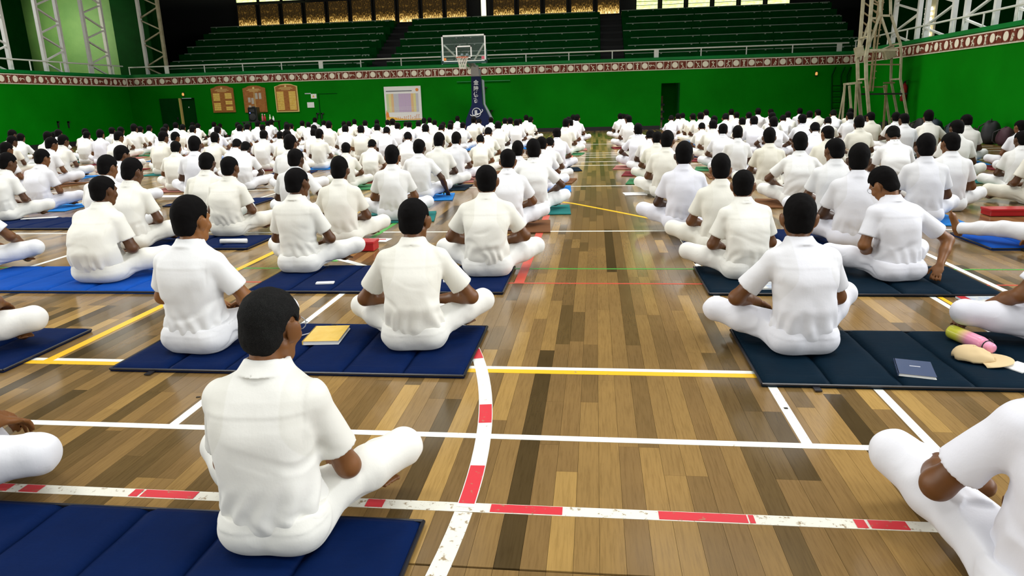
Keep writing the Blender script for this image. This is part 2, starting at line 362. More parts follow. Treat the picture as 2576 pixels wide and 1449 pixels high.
# gallery decks, outer walls
struct('gallery_deck_left', MB().box((XL - 5, YB, Z_DECK - .2), (XL - .25, YF + .2, Z_DECK)), 'dark_concrete')
struct('gallery_deck_right', MB().box((XR + .25, YB, Z_DECK - .2), (XR + 5, YF + .2, Z_DECK)), 'dark_concrete')
struct('gallery_deck_far', MB().box((XL - 5, YF + .25, Z_DECK - .2), (XR + 5, YF + 8, Z_DECK)), 'dark_concrete')
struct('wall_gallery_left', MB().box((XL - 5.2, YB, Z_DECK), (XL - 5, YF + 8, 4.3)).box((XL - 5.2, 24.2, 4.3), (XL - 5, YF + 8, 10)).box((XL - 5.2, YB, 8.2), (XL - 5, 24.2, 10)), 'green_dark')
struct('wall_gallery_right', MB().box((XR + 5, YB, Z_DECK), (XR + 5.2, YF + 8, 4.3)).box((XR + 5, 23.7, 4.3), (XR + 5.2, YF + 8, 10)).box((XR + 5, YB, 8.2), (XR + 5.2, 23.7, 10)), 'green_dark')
struct('wall_gallery_end_left', MB().box((XL - 5, YF + .9, Z_DECK), (XL - .7, YF + 1.1, 6.2)), 'green_lit_patch')
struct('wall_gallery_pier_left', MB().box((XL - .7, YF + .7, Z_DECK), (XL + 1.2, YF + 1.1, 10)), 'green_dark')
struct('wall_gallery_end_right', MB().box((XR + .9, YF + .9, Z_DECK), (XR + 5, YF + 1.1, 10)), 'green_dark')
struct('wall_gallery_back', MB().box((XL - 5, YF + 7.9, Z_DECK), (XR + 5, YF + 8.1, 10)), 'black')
# lip along the gallery edge, with the relief frieze beneath it
struct('trim_1', MB().box((XL - .1, YF - .05, Z_FT + .02), (XR + .1, YF + .3, Z_LIP)), 'green_lip')
struct('trim_2', MB().box((XL - .3, YB, Z_FT + .02), (XL + .05, YF - .05, Z_LIP)), 'green_lip')
struct('trim_3', MB().box((XR - .05, YB, Z_FT + .02), (XR + .3, YF - .05, Z_LIP)), 'green_lip')
PITCH_T = .289
tile_me = MB().box((-PITCH_T/2 + .014, -.012, -.138), (PITCH_T/2 - .014, .012, .138)).mesh('frieze_tile', MAT['frieze_brown'])
disc_me = MB().lathe([(.112, -.010), (.112, .006), (.100, .012)], 20, Matrix.Rotation(math.pi/2, 4, 'X')).mesh('relief_disc', MAT['relief_cream'])
POSES = [  # athlete silhouettes: strokes x0,z0,x1,z1,width
    [(0, .02, .01, -.05, .045), (0, .02, -.06, .07, .022), (0, .03, .07, .04, .022), (0, -.05, -.05, -.12, .028), (.01, -.05, .06, -.12, .028)],
    [(-.01, .03, -.02, -.04, .045), (-.01, .04, .08, .09, .022), (-.02, .03, -.08, -.01, .022), (-.02, -.04, .05, -.08, .028), (.05, -.08, .03, -.13, .024), (-.02, -.04, -.07, -.12, .028)],
    [(0, .03, 0, -.05, .05), (0, .04, -.07, .09, .02), (0, .04, .07, .09, .02), (0, -.05, -.035, -.13, .026), (0, -.05, .035, -.13, .026)],
    [(-.05, .0, .05, .02, .045), (.05, .02, .09, -.03, .022), (-.05, 0, -.09, -.06, .026), (-.03, 0, -.06, .05, .022)],
    [(.02, .05, -.01, -.03, .045), (.02, .04, .06, -.03, .022), (-.01, -.03, .04, -.07, .028), (.04, -.07, -.01, -.12, .026), (-.01, -.03, -.06, -.12, .026)],
    [(0, .0, .02, -.07, .055), (0, 0, -.06, .02, .022), (-.06, .02, -.06, .09, .018), (.02, -.07, -.04, -.13, .028), (.02, -.07, .07, -.12, .028)],
    [(-.03, .03, .03, -.03, .045), (-.03, .04, -.08, .10, .020), (.03, -.03, .08, -.11, .026), (.02, -.03, -.03, -.12, .026), (-.02, .02, .06, .05, .02)]]
fig_me = []
for k, st in enumerate(POSES):
    b = MB()
    for x0, z0, x1, z1, wd in st: b.bar((x0, -.008, z0), (x1, -.008, z1), wd, .022)
    hx, hz = st[0][0] + (st[0][0] - st[0][2])*.5, st[0][1] + (st[0][1] - st[0][3])*.5
    b.ball((hx, -.006, hz + .02), .026, 8, (1, .6, 1)); fig_me.append(b.mesh('relief_figure', MAT['relief_cream']))
def frieze(wall, a, b, rz, n_skip=0):
    a = Vector(a); b = Vector(b); n = int((b - a).length/PITCH_T); d = (b - a)/n
    for i in range(n):
        c = a + d*(i + .5)
        t_ = link(bpy.data.objects.new('frieze_tile', tile_me), wall); t_.location = c; t_.rotation_euler = (0, 0, rz)
        e_ = link(bpy.data.objects.new('relief_disc' if i % 2 else 'relief_figure', disc_me if i % 2 else fig_me[(i//2) % len(fig_me)]), t_); e_.location = (0, -.010, 0)
zc = (Z_FB + Z_FT)/2

tag(MB().box((XL, YF - .02, Z_FB), (XR, YF + .01, Z_FT)).build('frieze_band', MAT['frieze_cream'], wall_far))
tag(MB().box((XL - .01, 8, Z_FB), (XL + .02, YF - .02, Z_FT)).build('frieze_band', MAT['frieze_cream'], wall_left))
tag(MB().box((XR - .02, 4, Z_FB), (XR + .01, YF - .02, Z_FT)).build('frieze_band', MAT['frieze_cream'], wall_right))
frieze(wall_far, (XL + .05, YF - .030, zc), (XR - .05, YF - .030, zc), 0)
frieze(wall_left, (XL + .030, 21.5, zc), (XL + .030, YF - .1, zc), math.pi/2)
frieze(wall_right, (XR - .030, YF - .1, zc), (XR - .030, 16.2, zc), -math.pi/2)

# railing on the far gallery edge and on the sides
def railing(name, a, b, z_top, step, label, wide_every=0):
    r = empty(name, a); a = Vector(a); b = Vector(b); L = (b - a).length; d = (b - a)/L
    z = z_top - a.z
    MB().tube([(0, 0, z), (b - a) + Vector((0, 0, z))], .028, 8).build('top_rail', MAT['rail_paint'], r)
    me1 = MB().bar((0, 0, 0), (0, 0, z), .022, .022, 8).mesh('post', MAT['rail_paint']); me2 = MB().box((-.09, -.02, 0), (.09, .02, z - .02)).mesh('post', MAT['rail_paint'])
    n = int(L/step)
    for i in range(n + 1):
        o = link(bpy.data.objects.new('post', me2 if wide_every and i % wide_every == 1 else me1), r); o.location = d*min(L, i*step + .02)
        if abs(d.y) > .5: o.rotation_euler = (0, 0, math.pi/2)
    tag(r, label, 'railing'); return r
railing('gallery_railing', (XL + .1, YF + .12, Z_LIP), (XR - .1, YF + .12, Z_LIP), 3.07, 1.72, 'long white pipe railing in front of the dark bleachers', 4)
railing('gallery_railing', (XL - .05, 18, Z_LIP), (XL - .05, YF - .05, Z_LIP), 3.12, 1.5, 'white pipe railing along the left gallery edge')
railing('gallery_railing', (XR + .05, 14.0, Z_LIP), (XR + .05, YF - .05, Z_LIP), 3.12, 1.5, 'white pipe railing along the right gallery edge')

mottled('bench_paint', (.30, .40, .30), (.42, .52, .40), 4, .5)
# bleachers: three blocks of green steps with pale bench rails
def bleacher(x0, x1, label):
    r = empty('bleacher', ((x0 + x1)/2, YF + 1.05, Z_DECK)); hw = (x1 - x0)/2
    for i in range(7):
        y = .1 + .8*i; z = 3.03 + .365*i - Z_DECK - .04
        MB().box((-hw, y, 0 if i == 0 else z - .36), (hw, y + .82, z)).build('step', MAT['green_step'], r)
        rl = MB(); xs = -hw + .15*(i % 3)
        while xs < hw - .3:
            L = min(2.9, hw - .1 - xs); rl.box((xs, y - .02, z + .005), (xs + L, y + .035, z + .035))
            for q in (.3, L/2, L - .3): rl.box((xs + q - .03, y - .03, z - .035), (xs + q + .03, y + .02, z + .012))
            xs += L + .06
        rl.build('bench_rail', MAT['bench_paint'], r)
    tag(r, label, 'bleachers')
bleacher(-19.2, -9.75, 'left block of green stepped bleachers behind the three honour boards')
bleacher(-8.85, .20, 'middle block of green stepped bleachers behind the basketball hoop')
bleacher(1.20, 10.6, 'right block of green stepped bleachers beside the lattice tower')
for x0, x1, lab in ((-9.75, -8.85, 'dark aisle stair between left and middle bleacher blocks'), (.20, 1.20, 'dark aisle stair between middle and right bleacher blocks')):
    r = empty('aisle_stair', ((x0 + x1)/2, YF + 1.15, Z_DECK))
    for i in range(14): MB().box((-(x1-x0)/2 + .01, .4*i, 0), ((x1-x0)/2 - .01, .4*i + .41, .12 + .18*i)).build('tread', MAT['black'], r)
    tag(r, lab, 'stairs')

# windows at the top of the bleachers
m = newmat('blind_glow', (.9, .6, .2), .8); v = coords(m, (22, 22, 7)); f = noise(m, v, 1.0, 6, .8)
tcz = nd(m, 'ShaderNodeTexCoord'); spz = nd(m, 'ShaderNodeSeparateXYZ'); lk(m, tcz.outputs['Object'], spz.inputs[0])
mrz = nd(m, 'ShaderNodeMapRange'); lk(m, spz.outputs[2], mrz.inputs[0]); mrz.inputs[1].default_value = 0; mrz.inputs[2].default_value = .55; mrz.inputs[3].default_value = .16; mrz.inputs[4].default_value = -.06
ads = nd(m, 'ShaderNodeMath', operation='ADD'); lk(m, f, ads.inputs[0]); lk(m, mrz.outputs[0], ads.inputs[1])
lk(m, ramp(m, ads.outputs[0], [(.48, (.012, .007, .002)), (.56, (.14, .07, .010)), (.64, (.9, .58, .16)), (.74, (1, .92, .6))]), bsdf(m).inputs['Emission Color'])
bsdf(m).inputs['Emission Strength'].default_value = 1.5; bsdf(m).inputs['Base Color'].default_value = (.05, .03, .012, 1)
m = newmat('pane_light', (.80, .95, .35), .5); v = coords(m, (3, 3, 9)); f = noise(m, v, 1.4, 4, .6)
lk(m, ramp(m, f, [(.3, (.55, .80, .12)), (.6, (.90, 1, .55)), (.8, (1, 1, .9))]), bsdf(m).inputs['Emission Color']); bsdf(m).inputs['Emission Strength'].default_value = 1.3
newmat('slit_light', (1, .97, .55), .5, emit=1.6)
nwin = [0]
def window(x0, x1, z0, z1, Y, mat, bars=0, name=None):
    nwin[0] += 1
    w_ = MB().box((x0 - .07, Y, z0 - .06), (x0, Y + .1, z1)).box((x1, Y, z0 - .06), (x1 + .07, Y + .1, z1)).box((x0, Y, z0 - .06), (x1, Y + .1, z0))
    for i in range(bars): w_.box((x0, Y + .01, z0 + (i + 1)*.17), (x1, Y + .05, z0 + (i + 1)*.17 + .018))
    w_ = tag(w_.build('window_%d' % nwin[0], MAT['black']), kind='structure')
    pn = MB().box((0, 0, 0), (x1 - x0, .02, z1 - z0)).build('pane', MAT[mat], w_); pn.location = (x0, Y + .06, z0)
YW = YF + 7.72
for i in range(10): window(-18.6 + i*1.235, -18.6 + i*1.235 + 1.02, 5.28, 6.42, YW, 'blind_glow')
for i in range(3): window(-18.6 + i*1.26, -18.6 + i*1.26 + 1.12, 6.55, 7.6, YW, 'pane_light')
window(-5.72, -5.46, 5.36, 7.4, YW, 'slit_light')
for i in range(5): window(-5.1 + i*1.3, -5.1 + i*1.3 + 1.05, 5.28, 6.42, YW, 'blind_glow')
for i in range(6): window(1.98 + i*1.24, 1.98 + i*1.24 + 1.02, 5.42, 7.6, YW, 'pane_light', 6)
# vent blocks under the right windows
for i in range(6):
    x0 = 1.98 + i*1.24; b = MB().box((x0, YW + .02, 5.18), (x0 + 1.02, YW + .05, 5.34))
    for k in range(5): b.lathe([(.045, -.02), (.045, .02)], 10, Matrix.Translation((x0 + .11 + k*.2, YW + .02, 5.26)) @ Matrix.Rotation(math.pi/2, 4, 'X'))
    tag(b.build('vent_strip', MAT['dirty_metal']), kind='structure')
# ---------------------------------------------------------------- sculpted figures (implicit surfaces -> meshes)
def vnoise(x, y, z, seed=0):
    """smooth value noise, numpy, about -1..1"""
    x = np.asarray(x, np.float32); y = np.asarray(y, np.float32); z = np.asarray(z, np.float32)
    x, y, z = np.broadcast_arrays(x, y, z)
    xi = np.floor(x); yi = np.floor(y); zi = np.floor(z)
    fx = x - xi; fy = y - yi; fz = z - zi
    fx = fx*fx*(3 - 2*fx); fy = fy*fy*(3 - 2*fy); fz = fz*fz*(3 - 2*fz)
    xi = xi.astype(np.int32); yi = yi.astype(np.int32); zi = zi.astype(np.int32)
    def h(a, b, c):
        n = (a*73856093) ^ (b*19349663) ^ (c*83492791) ^ (seed*2654435 + 97)
        n = (n ^ (n >> 13)) * 1274126177
        n = n ^ (n >> 16)
        return (n & 65535).astype(np.float32)/32767.5 - 1
    v = 0
    for dx in (0, 1):
        wx = fx if dx else 1 - fx
        for dy in (0, 1):
            wy = fy if dy else 1 - fy
            for dz in (0, 1):
                v = v + wx*wy*(fz if dz else 1 - fz)*h(xi + dx, yi + dy, zi + dz)
    return v

def sstep(a, b, x):
    t = np.clip((x - a)/(b - a), 0, 1)
    return t*t*(3 - 2*t)

class Vol:
    def __init__(s, lo, hi, h):
        s.lo = np.array(lo, np.float32); s.h = h
        s.n = np.maximum(4, np.ceil((np.array(hi) - s.lo)/h).astype(int) + 1)
        s.d = np.full(s.n, 1.0, np.float32)
    def sl(s, lo, hi):
        a = np.clip(np.floor((np.array(lo) - s.lo)/s.h).astype(int), 0, s.n)
        b = np.clip(np.ceil((np.array(hi) - s.lo)/s.h).astype(int) + 1, 0, s.n)
        ax = [s.lo[i] + s.h*np.arange(a[i], b[i], dtype=np.float32) for i in range(3)]
        return (slice(a[0], b[0]), slice(a[1], b[1]), slice(a[2], b[2])), ax[0][:, None, None], ax[1][None, :, None], ax[2][None, None, :]
    def put(s, lo, hi, fn, k=0.02):
        m = k + 2*s.h
        q, X, Y, Z = s.sl(np.array(lo) - m, np.array(hi) + m)
        if s.d[q].size == 0: return
        d = fn(X, Y, Z); o = s.d[q]
        if k > 0:
            e = np.clip(0.5 + 0.5*(o - d)/k, 0, 1)
            s.d[q] = o*(1 - e) + d*e - k*e*(1 - e)
        else:
            s.d[q] = np.minimum(o, d)
    def cut(s, fn, lo=None, hi=None):
        q, X, Y, Z = s.sl(s.lo if lo is None else lo, s.lo + s.h*s.n if hi is None else hi)
        s.d[q] = np.maximum(s.d[q], fn(X, Y, Z))
    def cone(s, a, b, ra, rb, k=0.02):
        a = np.array(a, float); b = np.array(b, float); r = max(ra, rb)
        ab = b - a; L = float(ab @ ab) + 1e-12
        def fn(X, Y, Z):
            t = np.clip(((X - a[0])*ab[0] + (Y - a[1])*ab[1] + (Z - a[2])*ab[2])/L, 0, 1)
            return np.sqrt((X - a[0] - t*ab[0])**2 + (Y - a[1] - t*ab[1])**2 + (Z - a[2] - t*ab[2])**2) - (ra + (rb - ra)*t)
        s.put(np.minimum(a, b) - r, np.maximum(a, b) + r, fn, k)
    def ell(s, c, r, k=0.02, M=None):
        c = np.array(c, float); r = np.array(r, float); R = float(r.max()); mn = float(r.min())
        def fn(X, Y, Z):
            x, y, z = X - c[0], Y - c[1], Z - c[2]
            if M is not None:
                x, y, z = (M[0, 0]*x + M[1, 0]*y + M[2, 0]*z, M[0, 1]*x + M[1, 1]*y + M[2, 1]*z, M[0, 2]*x + M[1, 2]*y + M[2, 2]*z)
            k0 = np.sqrt((x/r[0])**2 + (y/r[1])**2 + (z/r[2])**2)
            k1 = np.sqrt((x/r[0]**2)**2 + (y/r[1]**2)**2 + (z/r[2]**2)**2) + 1e-6
            return k0*(k0 - 1)/k1
        s.put(c - R, c + R, fn, k)
    def mesh(s, smooth=1):
        """surface nets"""
        d = s.d; ins = d < 0
        n = s.n
        c = np.zeros(n - 1, np.int8)
        for i in (0, 1):
            for j in (0, 1):
                for k in (0, 1):
                    c += ins[i:n[0]-1+i, j:n[1]-1+j, k:n[2]-1+k]
        act = np.argwhere((c > 0) & (c < 8))
        if len(act) == 0: return np.zeros((0, 3)), np.zeros((0, 4), int)
        idx = np.full(n - 1, -1, np.int32)
        idx[act[:, 0], act[:, 1], act[:, 2]] = np.arange(len(act))
        P = np.zeros((len(act), 3), np.float32); W = np.zeros(len(act), np.float32)
        cor = np.array([(i, j, k) for i in (0, 1) for j in (0, 1) for k in (0, 1)])
        val = np.stack([d[act[:, 0]+o[0], act[:, 1]+o[1], act[:, 2]+o[2]] for o in cor], 1)
        for a in range(8):
            for ax in range(3):
                if cor[a][ax] == 0:
                    b = a + (4, 2, 1)[ax]
                    va, vb = val[:, a], val[:, b]
                    m = (va < 0) != (vb < 0)
                    t = np.where(m, va/np.where(m, va - vb, 1), 0)
                    q = np.repeat(cor[a][None].astype(np.float32), len(act), 0); q[:, ax] = t
                    P += q*m[:, None]; W += m
        P = (P/W[:, None] + act)*s.h + s.lo
        F = []
        for ax in range(3):
            sl0 = [slice(1, n[i]-1) for i in range(3)]; sl1 = list(sl0)
            sl0[ax] = slice(0, n[ax]-1); sl1[ax] = slice(1, n[ax])
            A = ins[tuple(sl0)]; B = ins[tuple(sl1)]
            e = np.argwhere(A != B)
            off = np.array([1, 1, 1]); off[ax] = 0
            g = e + off
            u, v = [(1, 2), (2, 0), (0, 1)][ax]
            du = np.zeros(3, int); du[u] = 1
            dv = np.zeros(3, int); dv[v] = 1
            get = lambda w: idx[w[:, 0], w[:, 1], w[:, 2]]
            q = np.stack([get(g-du-dv), get(g-dv), get(g), get(g-du)], 1)
            fl = ~A[e[:, 0], e[:, 1], e[:, 2]]
            q[fl] = q[fl][:, ::-1]
            F.append(q)
        F = np.concatenate(F)
        F = F[(F >= 0).all(1)]
        for it in range(smooth):
            S = np.zeros_like(P); N = np.zeros(len(P), np.float32)
            for i in range(4):
                a, b = F[:, i], F[:, (i+1) % 4]
                for q in range(3):
                    S[:, q] += np.bincount(a, P[b, q], len(P)) + np.bincount(b, P[a, q], len(P))
                N += np.bincount(a, minlength=len(P)) + np.bincount(b, minlength=len(P))
            P = P*0.4 + 0.6*S/np.maximum(N, 1)[:, None]
        return P, F

def to_mesh(name, P, F, material):
    me = bpy.data.meshes.new(name)
    me.vertices.add(len(P)); me.vertices.foreach_set('co', np.asarray(P, np.float32).ravel())
    me.loops.add(F.size); me.loops.foreach_set('vertex_index', F.astype(np.int32).ravel())
    me.polygons.add(len(F))
    me.polygons.foreach_set('loop_start', np.arange(0, F.size, 4, dtype=np.int32))
    me.polygons.foreach_set('use_smooth', np.ones(len(F), bool))
    me.update(calc_edges=True)
    me.materials.append(material)
    return me

def rotm(yaw, pitch, roll):
    y, p, r = map(math.radians, (yaw, pitch, roll))
    Rz = np.array([[math.cos(y), -math.sin(y), 0], [math.sin(y), math.cos(y), 0], [0, 0, 1]])
    Rx = np.array([[1, 0, 0], [0, math.cos(p), -math.sin(p)], [0, math.sin(p), math.cos(p)]])
    Ry = np.array([[math.cos(r), 0, math.sin(r)], [0, 1, 0], [-math.sin(r), 0, math.cos(r)]])
    return Rz @ Rx @ Ry

TZ = [-.02, .05, .10, .14, .20, .28, .36, .43, .48, .515, .540, .560, .576, .592, .64]
TW = [.145, .158, .166, .167, .163, .161, .166, .172, .172, .158, .136, .110, .086, .064, .055]
TD = [.115, .128, .136, .134, .127, .122, .122, .122, .116, .104, .092, .082, .074, .062, .055]

BASE = dict(spine=[(0, 0), (.12, -.012), (.25, -.035), (.40, -.022), (.52, .022), (.60, .05)], lx=[(0, 0), (.6, 0)],
            head=(0, -4, 0), belly=1.0, build=1.0,
            elbow=((-.238, .07, .250), (.238, .07, .250)), wrist=((-.09, .27, .19), (.09, .28, .19)),
            knee=((-.37, .29, .155), (.37, .29, .155)), ankle=((-.13, .40, .075), (.13, .33, .065)), toe=((-.30, .36, .04), (.31, .27, .04)),
            cross=True, seed=1, hair=0, lift=(0, 0))

def build_figure(name, h, **kw):
    """returns dict of meshes for one pose: body (skin), hair, shirt, trousers; faces +Y, sits at z=0"""
    p = dict(BASE); p.update(kw)
    seed = p['seed']; B = p['build']
    sz, sy = zip(*p['spine']); lz, lx = zip(*p['lx'])
    # smooth the spine polyline
    zz = np.linspace(-.05, .70, 76); yy = np.interp(zz, sz, sy); kx = np.interp(zz, lz, lx)
    for it in range(4):
        yy[1:-1] = (yy[:-2] + 2*yy[1:-1] + yy[2:])/4; kx[1:-1] = (kx[:-2] + 2*kx[1:-1] + kx[2:])/4
    cy = lambda z: np.interp(z, zz, yy).astype(np.float32)
    cx = lambda z: np.interp(z, zz, kx).astype(np.float32)
    tw = np.array(TW)*B; td = np.array(TD)*B
    bel = 1 + (p['belly'] - 1)*np.exp(-((np.array(TZ) - .22)/.17)**2); tw = tw*bel; td = td*bel
    def torso(off, n=2.6):
        def fn(X, Y, Z):
            w = np.interp(Z, TZ, tw).astype(np.float32) + off; dd = np.interp(Z, TZ, td).astype(np.float32) + off
            x = np.abs(X - cx(Z))/w; y = np.abs(Y - cy(Z))/dd
            return ((x**n + y**n)**(1/n) - 1)*np.minimum(w, dd)
        return fn
    neck0 = np.array([float(cx(.56)), float(cy(.56)), .56]); neck1 = np.array([float(cx(.60)), float(cy(.60)) + .020, .624])
    sh = [np.array([float(cx(.51)) + s*.146*B, float(cy(.51)) + p['lift'][i]*.5, .492 + p['lift'][i]]) for i, s in enumerate((-1, 1))]
    el = [np.array(e) + [float(cx(.30))*.5, 0, 0] for e in p['elbow']]; wr = [np.array(w) for w in p['wrist']]
    kn = [np.array(k_) for k_ in p['knee']]; an = [np.array(a_) for a_ in p['ankle']]; to = [np.array(t_) for t_ in p['toe']]
    hip = [np.array([s*.095*B, .03, .105]) for s in (-1, 1)]
    M = rotm(*p['head']); hc = neck1 + M @ np.array([0, .010, .082])
    HS = 1.035*p.get('hs', 1.0)
    HP = lambda x, y, z: hc + M @ (np.array([x, y, z])*HS)
    pts = np.array(sh + el + wr + kn + an + to + hip + [hc])
    lo = pts.min(0) - [.16, .16, .0]; hi = pts.max(0) + .16
    lo[0] = min(lo[0], -.27*B*p['belly']); hi[0] = max(hi[0], .27*B*p['belly']); lo[1] = min(lo[1], -.26*p['belly']); lo[2] = -.02
    # ------------------------------------------------ body (skin)
    V = Vol(lo, hi, h*1.14)
    V.put((-.2, -.25, .02), (.2, .25, .58), torso(-.045), .02)
    V.cone(neck0 - [0, 0, .05], neck1 + [0, .0, .02], .056, .051, .02)
    V.ell(HP(0, -.006, .028), (.074*HS, .094*HS, .082*HS), .02, M)             # cranium
    V.ell(HP(0, .036, -.030), (.060*HS, .058*HS, .078*HS), .03, M)              # face
    V.ell(HP(0, .052, -.088), (.036, .034, .026), .025, M)             # chin
    V.cone(HP(0, .092, .012), HP(0, .104, -.020), .009, .012, .012)    # nose
    for s in (-1, 1):
        V.cone(HP(s*.014, .099, -.026), HP(s*.010, .100, -.026), .009, .009, .008)
        V.cone(HP(s*.012, .092, .022), HP(s*.044, .080, .024), .011, .009, .012)   # brow
        V.ell(HP(s*.040, .068, -.028), (.024, .022, .022), .018, M)    # cheek
        V.cone(HP(s*.050, .0, -.055), HP(s*.030, .050, -.090), .022, .020, .02)  # jaw
        E_ = M @ rotm(s*-32, 0, s*10)
        V.ell(HP(s*.083, .004, -.010), (.010, .024, .038), .006, E_)   # ear
        V.ell(HP(s*.076, .010, -.034), (.009, .012, .014), .006, M)
    for z_, r_ in ((-.052, .008), (-.062, .009)):
        V.cone(HP(-.018, .088, z_), HP(.018, .088, z_), r_, r_, .006)
    for i, s in enumerate((-1, 1)):
        V.cone(sh[i], el[i], .046*B, .039*B, .025)
        V.cone(el[i], el[i]*.55 + wr[i]*.45, .043*B, .039*B, .02)
        V.cone(el[i]*.55 + wr[i]*.45, wr[i], .039*B, .027*B, .02)
        # hand
        f = wr[i] - el[i]; f /= np.linalg.norm(f)
        f = f + np.array([0, .15, -.25]); f /= np.linalg.norm(f)
        side = np.cross(f, [0, 0, 1.]); side /= np.linalg.norm(side)
        nrm = np.cross(side, f)
        pc = wr[i] + f*.048
        V.ell(pc, (.040, .050, .016), .015, np.stack([side, f, nrm], 1))
        for q, (o, l) in enumerate(((-.030, .070), (-.010, .080), (.010, .076), (.029, .060))):
            a = pc + side*o*1.0 + f*.038; dr = f*.9 + side*o*2.2; dr /= np.linalg.norm(dr)
            b = a + dr*l*.45 - nrm*.006; c = b + dr*l*.30 - nrm*l*.28; e_ = c + dr*l*.14 - nrm*l*.26
            V.cone(a, b, .0098, .0092, .004); V.cone(b, c, .0092, .0084, .003); V.cone(c, e_, .0084, .0074, .003)
        tside = -s*np.sign(side[0]*1.0 if abs(side[0]) > .05 else 1)
        a = pc - f*.020 + side*tside*.030; b = a + side*tside*.026 + f*.026 - nrm*.008; c = b + side*tside*.006 + f*.030 - nrm*.010
        V.cone(a, b, .014, .0115, .008); V.cone(b, c, .0112, .009, .003)
        # leg core and foot
        V.cone(hip[i], kn[i], .062, .044, .02); V.cone(kn[i], an[i], .044, .032, .02)
        ft = to[i] - an[i]; L = np.linalg.norm(ft); ft = ft/L
        heel = an[i] - ft*.045 + [0, 0, -.012]
        fs = np.cross(ft, [0, 0, 1.]); fs /= np.linalg.norm(fs)
        V.cone(an[i], heel, .034, .030, .02)
        V.cone(heel, an[i] + ft*L*.70, .030, .027, .02); V.cone(an[i] + ft*L*.2 + [0, 0, .012], an[i] + ft*L*.68, .028, .022, .02)
        V.ell(an[i] + ft*L*.68, (.040, .032, .019), .02, np.stack([fs, ft, np.cross(fs, ft)], 1))
        for q in range(5):
            o = (q - 2)*.0165
            b = an[i] + ft*(L*.80) + fs*o; l = (.034, .030, .028, .025, .022)[q if s > 0 else q]
            V.cone(b, b + ft*l, .0105 if q == 0 else .0085, .0095 if q == 0 else .0078, .004)
    V.cut(lambda X, Y, Z: .004 - Z + 0*X + 0*Y)
    out = {'body': to_mesh(name + '_body', *V.mesh(1), MAT['skin'])}
    # ------------------------------------------------ hair
    ext = np.array([.16, .16, .17]); hh = min(h, .009)
    V = Vol(hc - ext, hc + ext, hh*.8)
    top = (.0, .014, .008)[p['hair'] % 3]
    V.ell(HP(0, -.006, .030 + top*.4), (.082*HS, .102*HS, (.090 + top)*HS), .01, M)
    V.ell(HP(0, -.040, -.030), (.070*HS, .054*HS, .062*HS), .02, M)
    nap = p.get('nape', -.078)
    def hl(X, Y, Z):
        x, y, z = X - hc[0], Y - hc[1], Z - hc[2]
        lx_ = M[0, 0]*x + M[1, 0]*y + M[2, 0]*z; ly = M[0, 1]*x + M[1, 1]*y + M[2, 1]*z; lz_ = M[0, 2]*x + M[1, 2]*y + M[2, 2]*z
        lx_, ly, lz_ = lx_/HS, ly/HS, lz_/HS
        line = nap + .070*sstep(-.050, -.012, ly) + .004*sstep(-.01, .02, ly) + .062*sstep(.028, .062, ly) + .010*vnoise(X*60, Y*60, Z*60, seed)*.3
        # clear of the ears
        ear = .033 - np.sqrt((ly - .006)**2 + ((lz_ + .012)*.72)**2) - .0*lx_
        return np.maximum(line - lz_, np.where(np.abs(lx_) > .060, ear, -1))
    V.cut(hl)
    q, X, Y, Z = V.sl(V.lo, V.lo + V.h*V.n)
    V.d += .0012*vnoise(X*130, Y*130, Z*130, seed) + .0016*vnoise(X*45, Y*45, Z*45, seed + 5)
    out['hair'] = to_mesh(name + '_hair', *V.mesh(0), MAT['hair'])
    # ------------------------------------------------ shirt
    hem = p.get('hem', .088)
    slo = np.minimum(np.array([-.30*B*p['belly'], -.30*p['belly'], .03]), np.minimum(*[np.minimum(sh[i], el[i]) for i in (0, 1)]) - .10); slo[2] = .03
    shi = np.maximum(np.array([.30*B*p['belly'], .32, .70]), np.maximum(*[np.maximum(sh[i], el[i]) for i in (0, 1)]) + .10)
    V = Vol(slo, shi, h)
    V.put((-.26*B*p['belly'], -.28, hem), (.26*B*p['belly'], .28, .60), torso(.0), .0)
    for i, s in enumerate((-1, 1)):
        V.cone(sh[i] - [s*.06, 0, -.012], sh[i], .054*B, .056*B, .05)
        V.cone(sh[i], sh[i]*.28 + el[i]*.72, .058*B, .068*B, .022)
        u = el[i] - sh[i]; u /= np.linalg.norm(u); cp = sh[i] + (el[i] - sh[i])*.72
        a = sh[i] + (el[i] - sh[i])*.40; ab = el[i] - a; LL = float(ab @ ab)
        def cutter(X, Y, Z, cp=cp, u=u, a=a, ab=ab, LL=LL, s=s):
            pl = (X - cp[0])*u[0] + (Y - cp[1])*u[1] + (Z - cp[2])*u[2]
            t = ((X - a[0])*ab[0] + (Y - a[1])*ab[1] + (Z - a[2])*ab[2])/LL
            r = np.sqrt((X - a[0] - t*ab[0])**2 + (Y - a[1] - t*ab[1])**2 + (Z - a[2] - t*ab[2])**2)
            arm = np.maximum(pl, r - .10*B)                  # keep only the arm region clipped
            inner = np.maximum(r - .046*B, .40 - t) if h < .0072 else 0*r + 1           # hollow mouth of the sleeve
            return np.where(r < .095*B, np.maximum(np.where(pl > -.03, pl, -1), -inner), -1)
        V.cut(cutter, np.minimum(a, el[i]) - .12, np.maximum(a, el[i]) + .12)
    # collar: stand plus turned-down leaf
    cc = np.array([float(cx(.59)), float(cy(.59)) + .004, 0])
    nt = (neck1 - neck0)/(neck1[2] - neck0[2])
    def collar(X, Y, Z):
        x = X - (neck0[0] + nt[0]*(Z - neck0[2])); y = Y - (neck0[1] + nt[1]*(Z - neck0[2])) - .002
        rr = np.sqrt((x/1.03)**2 + (y/1.02)**2)
        zt = Z - .014*sstep(0, -.06, y)
        leaf = np.maximum(np.abs(rr - (.062 + (.606 - zt)*.55)) - max(.0050, h*.62), np.abs(zt - .586) - .021)
        return np.maximum(leaf, y - .050)
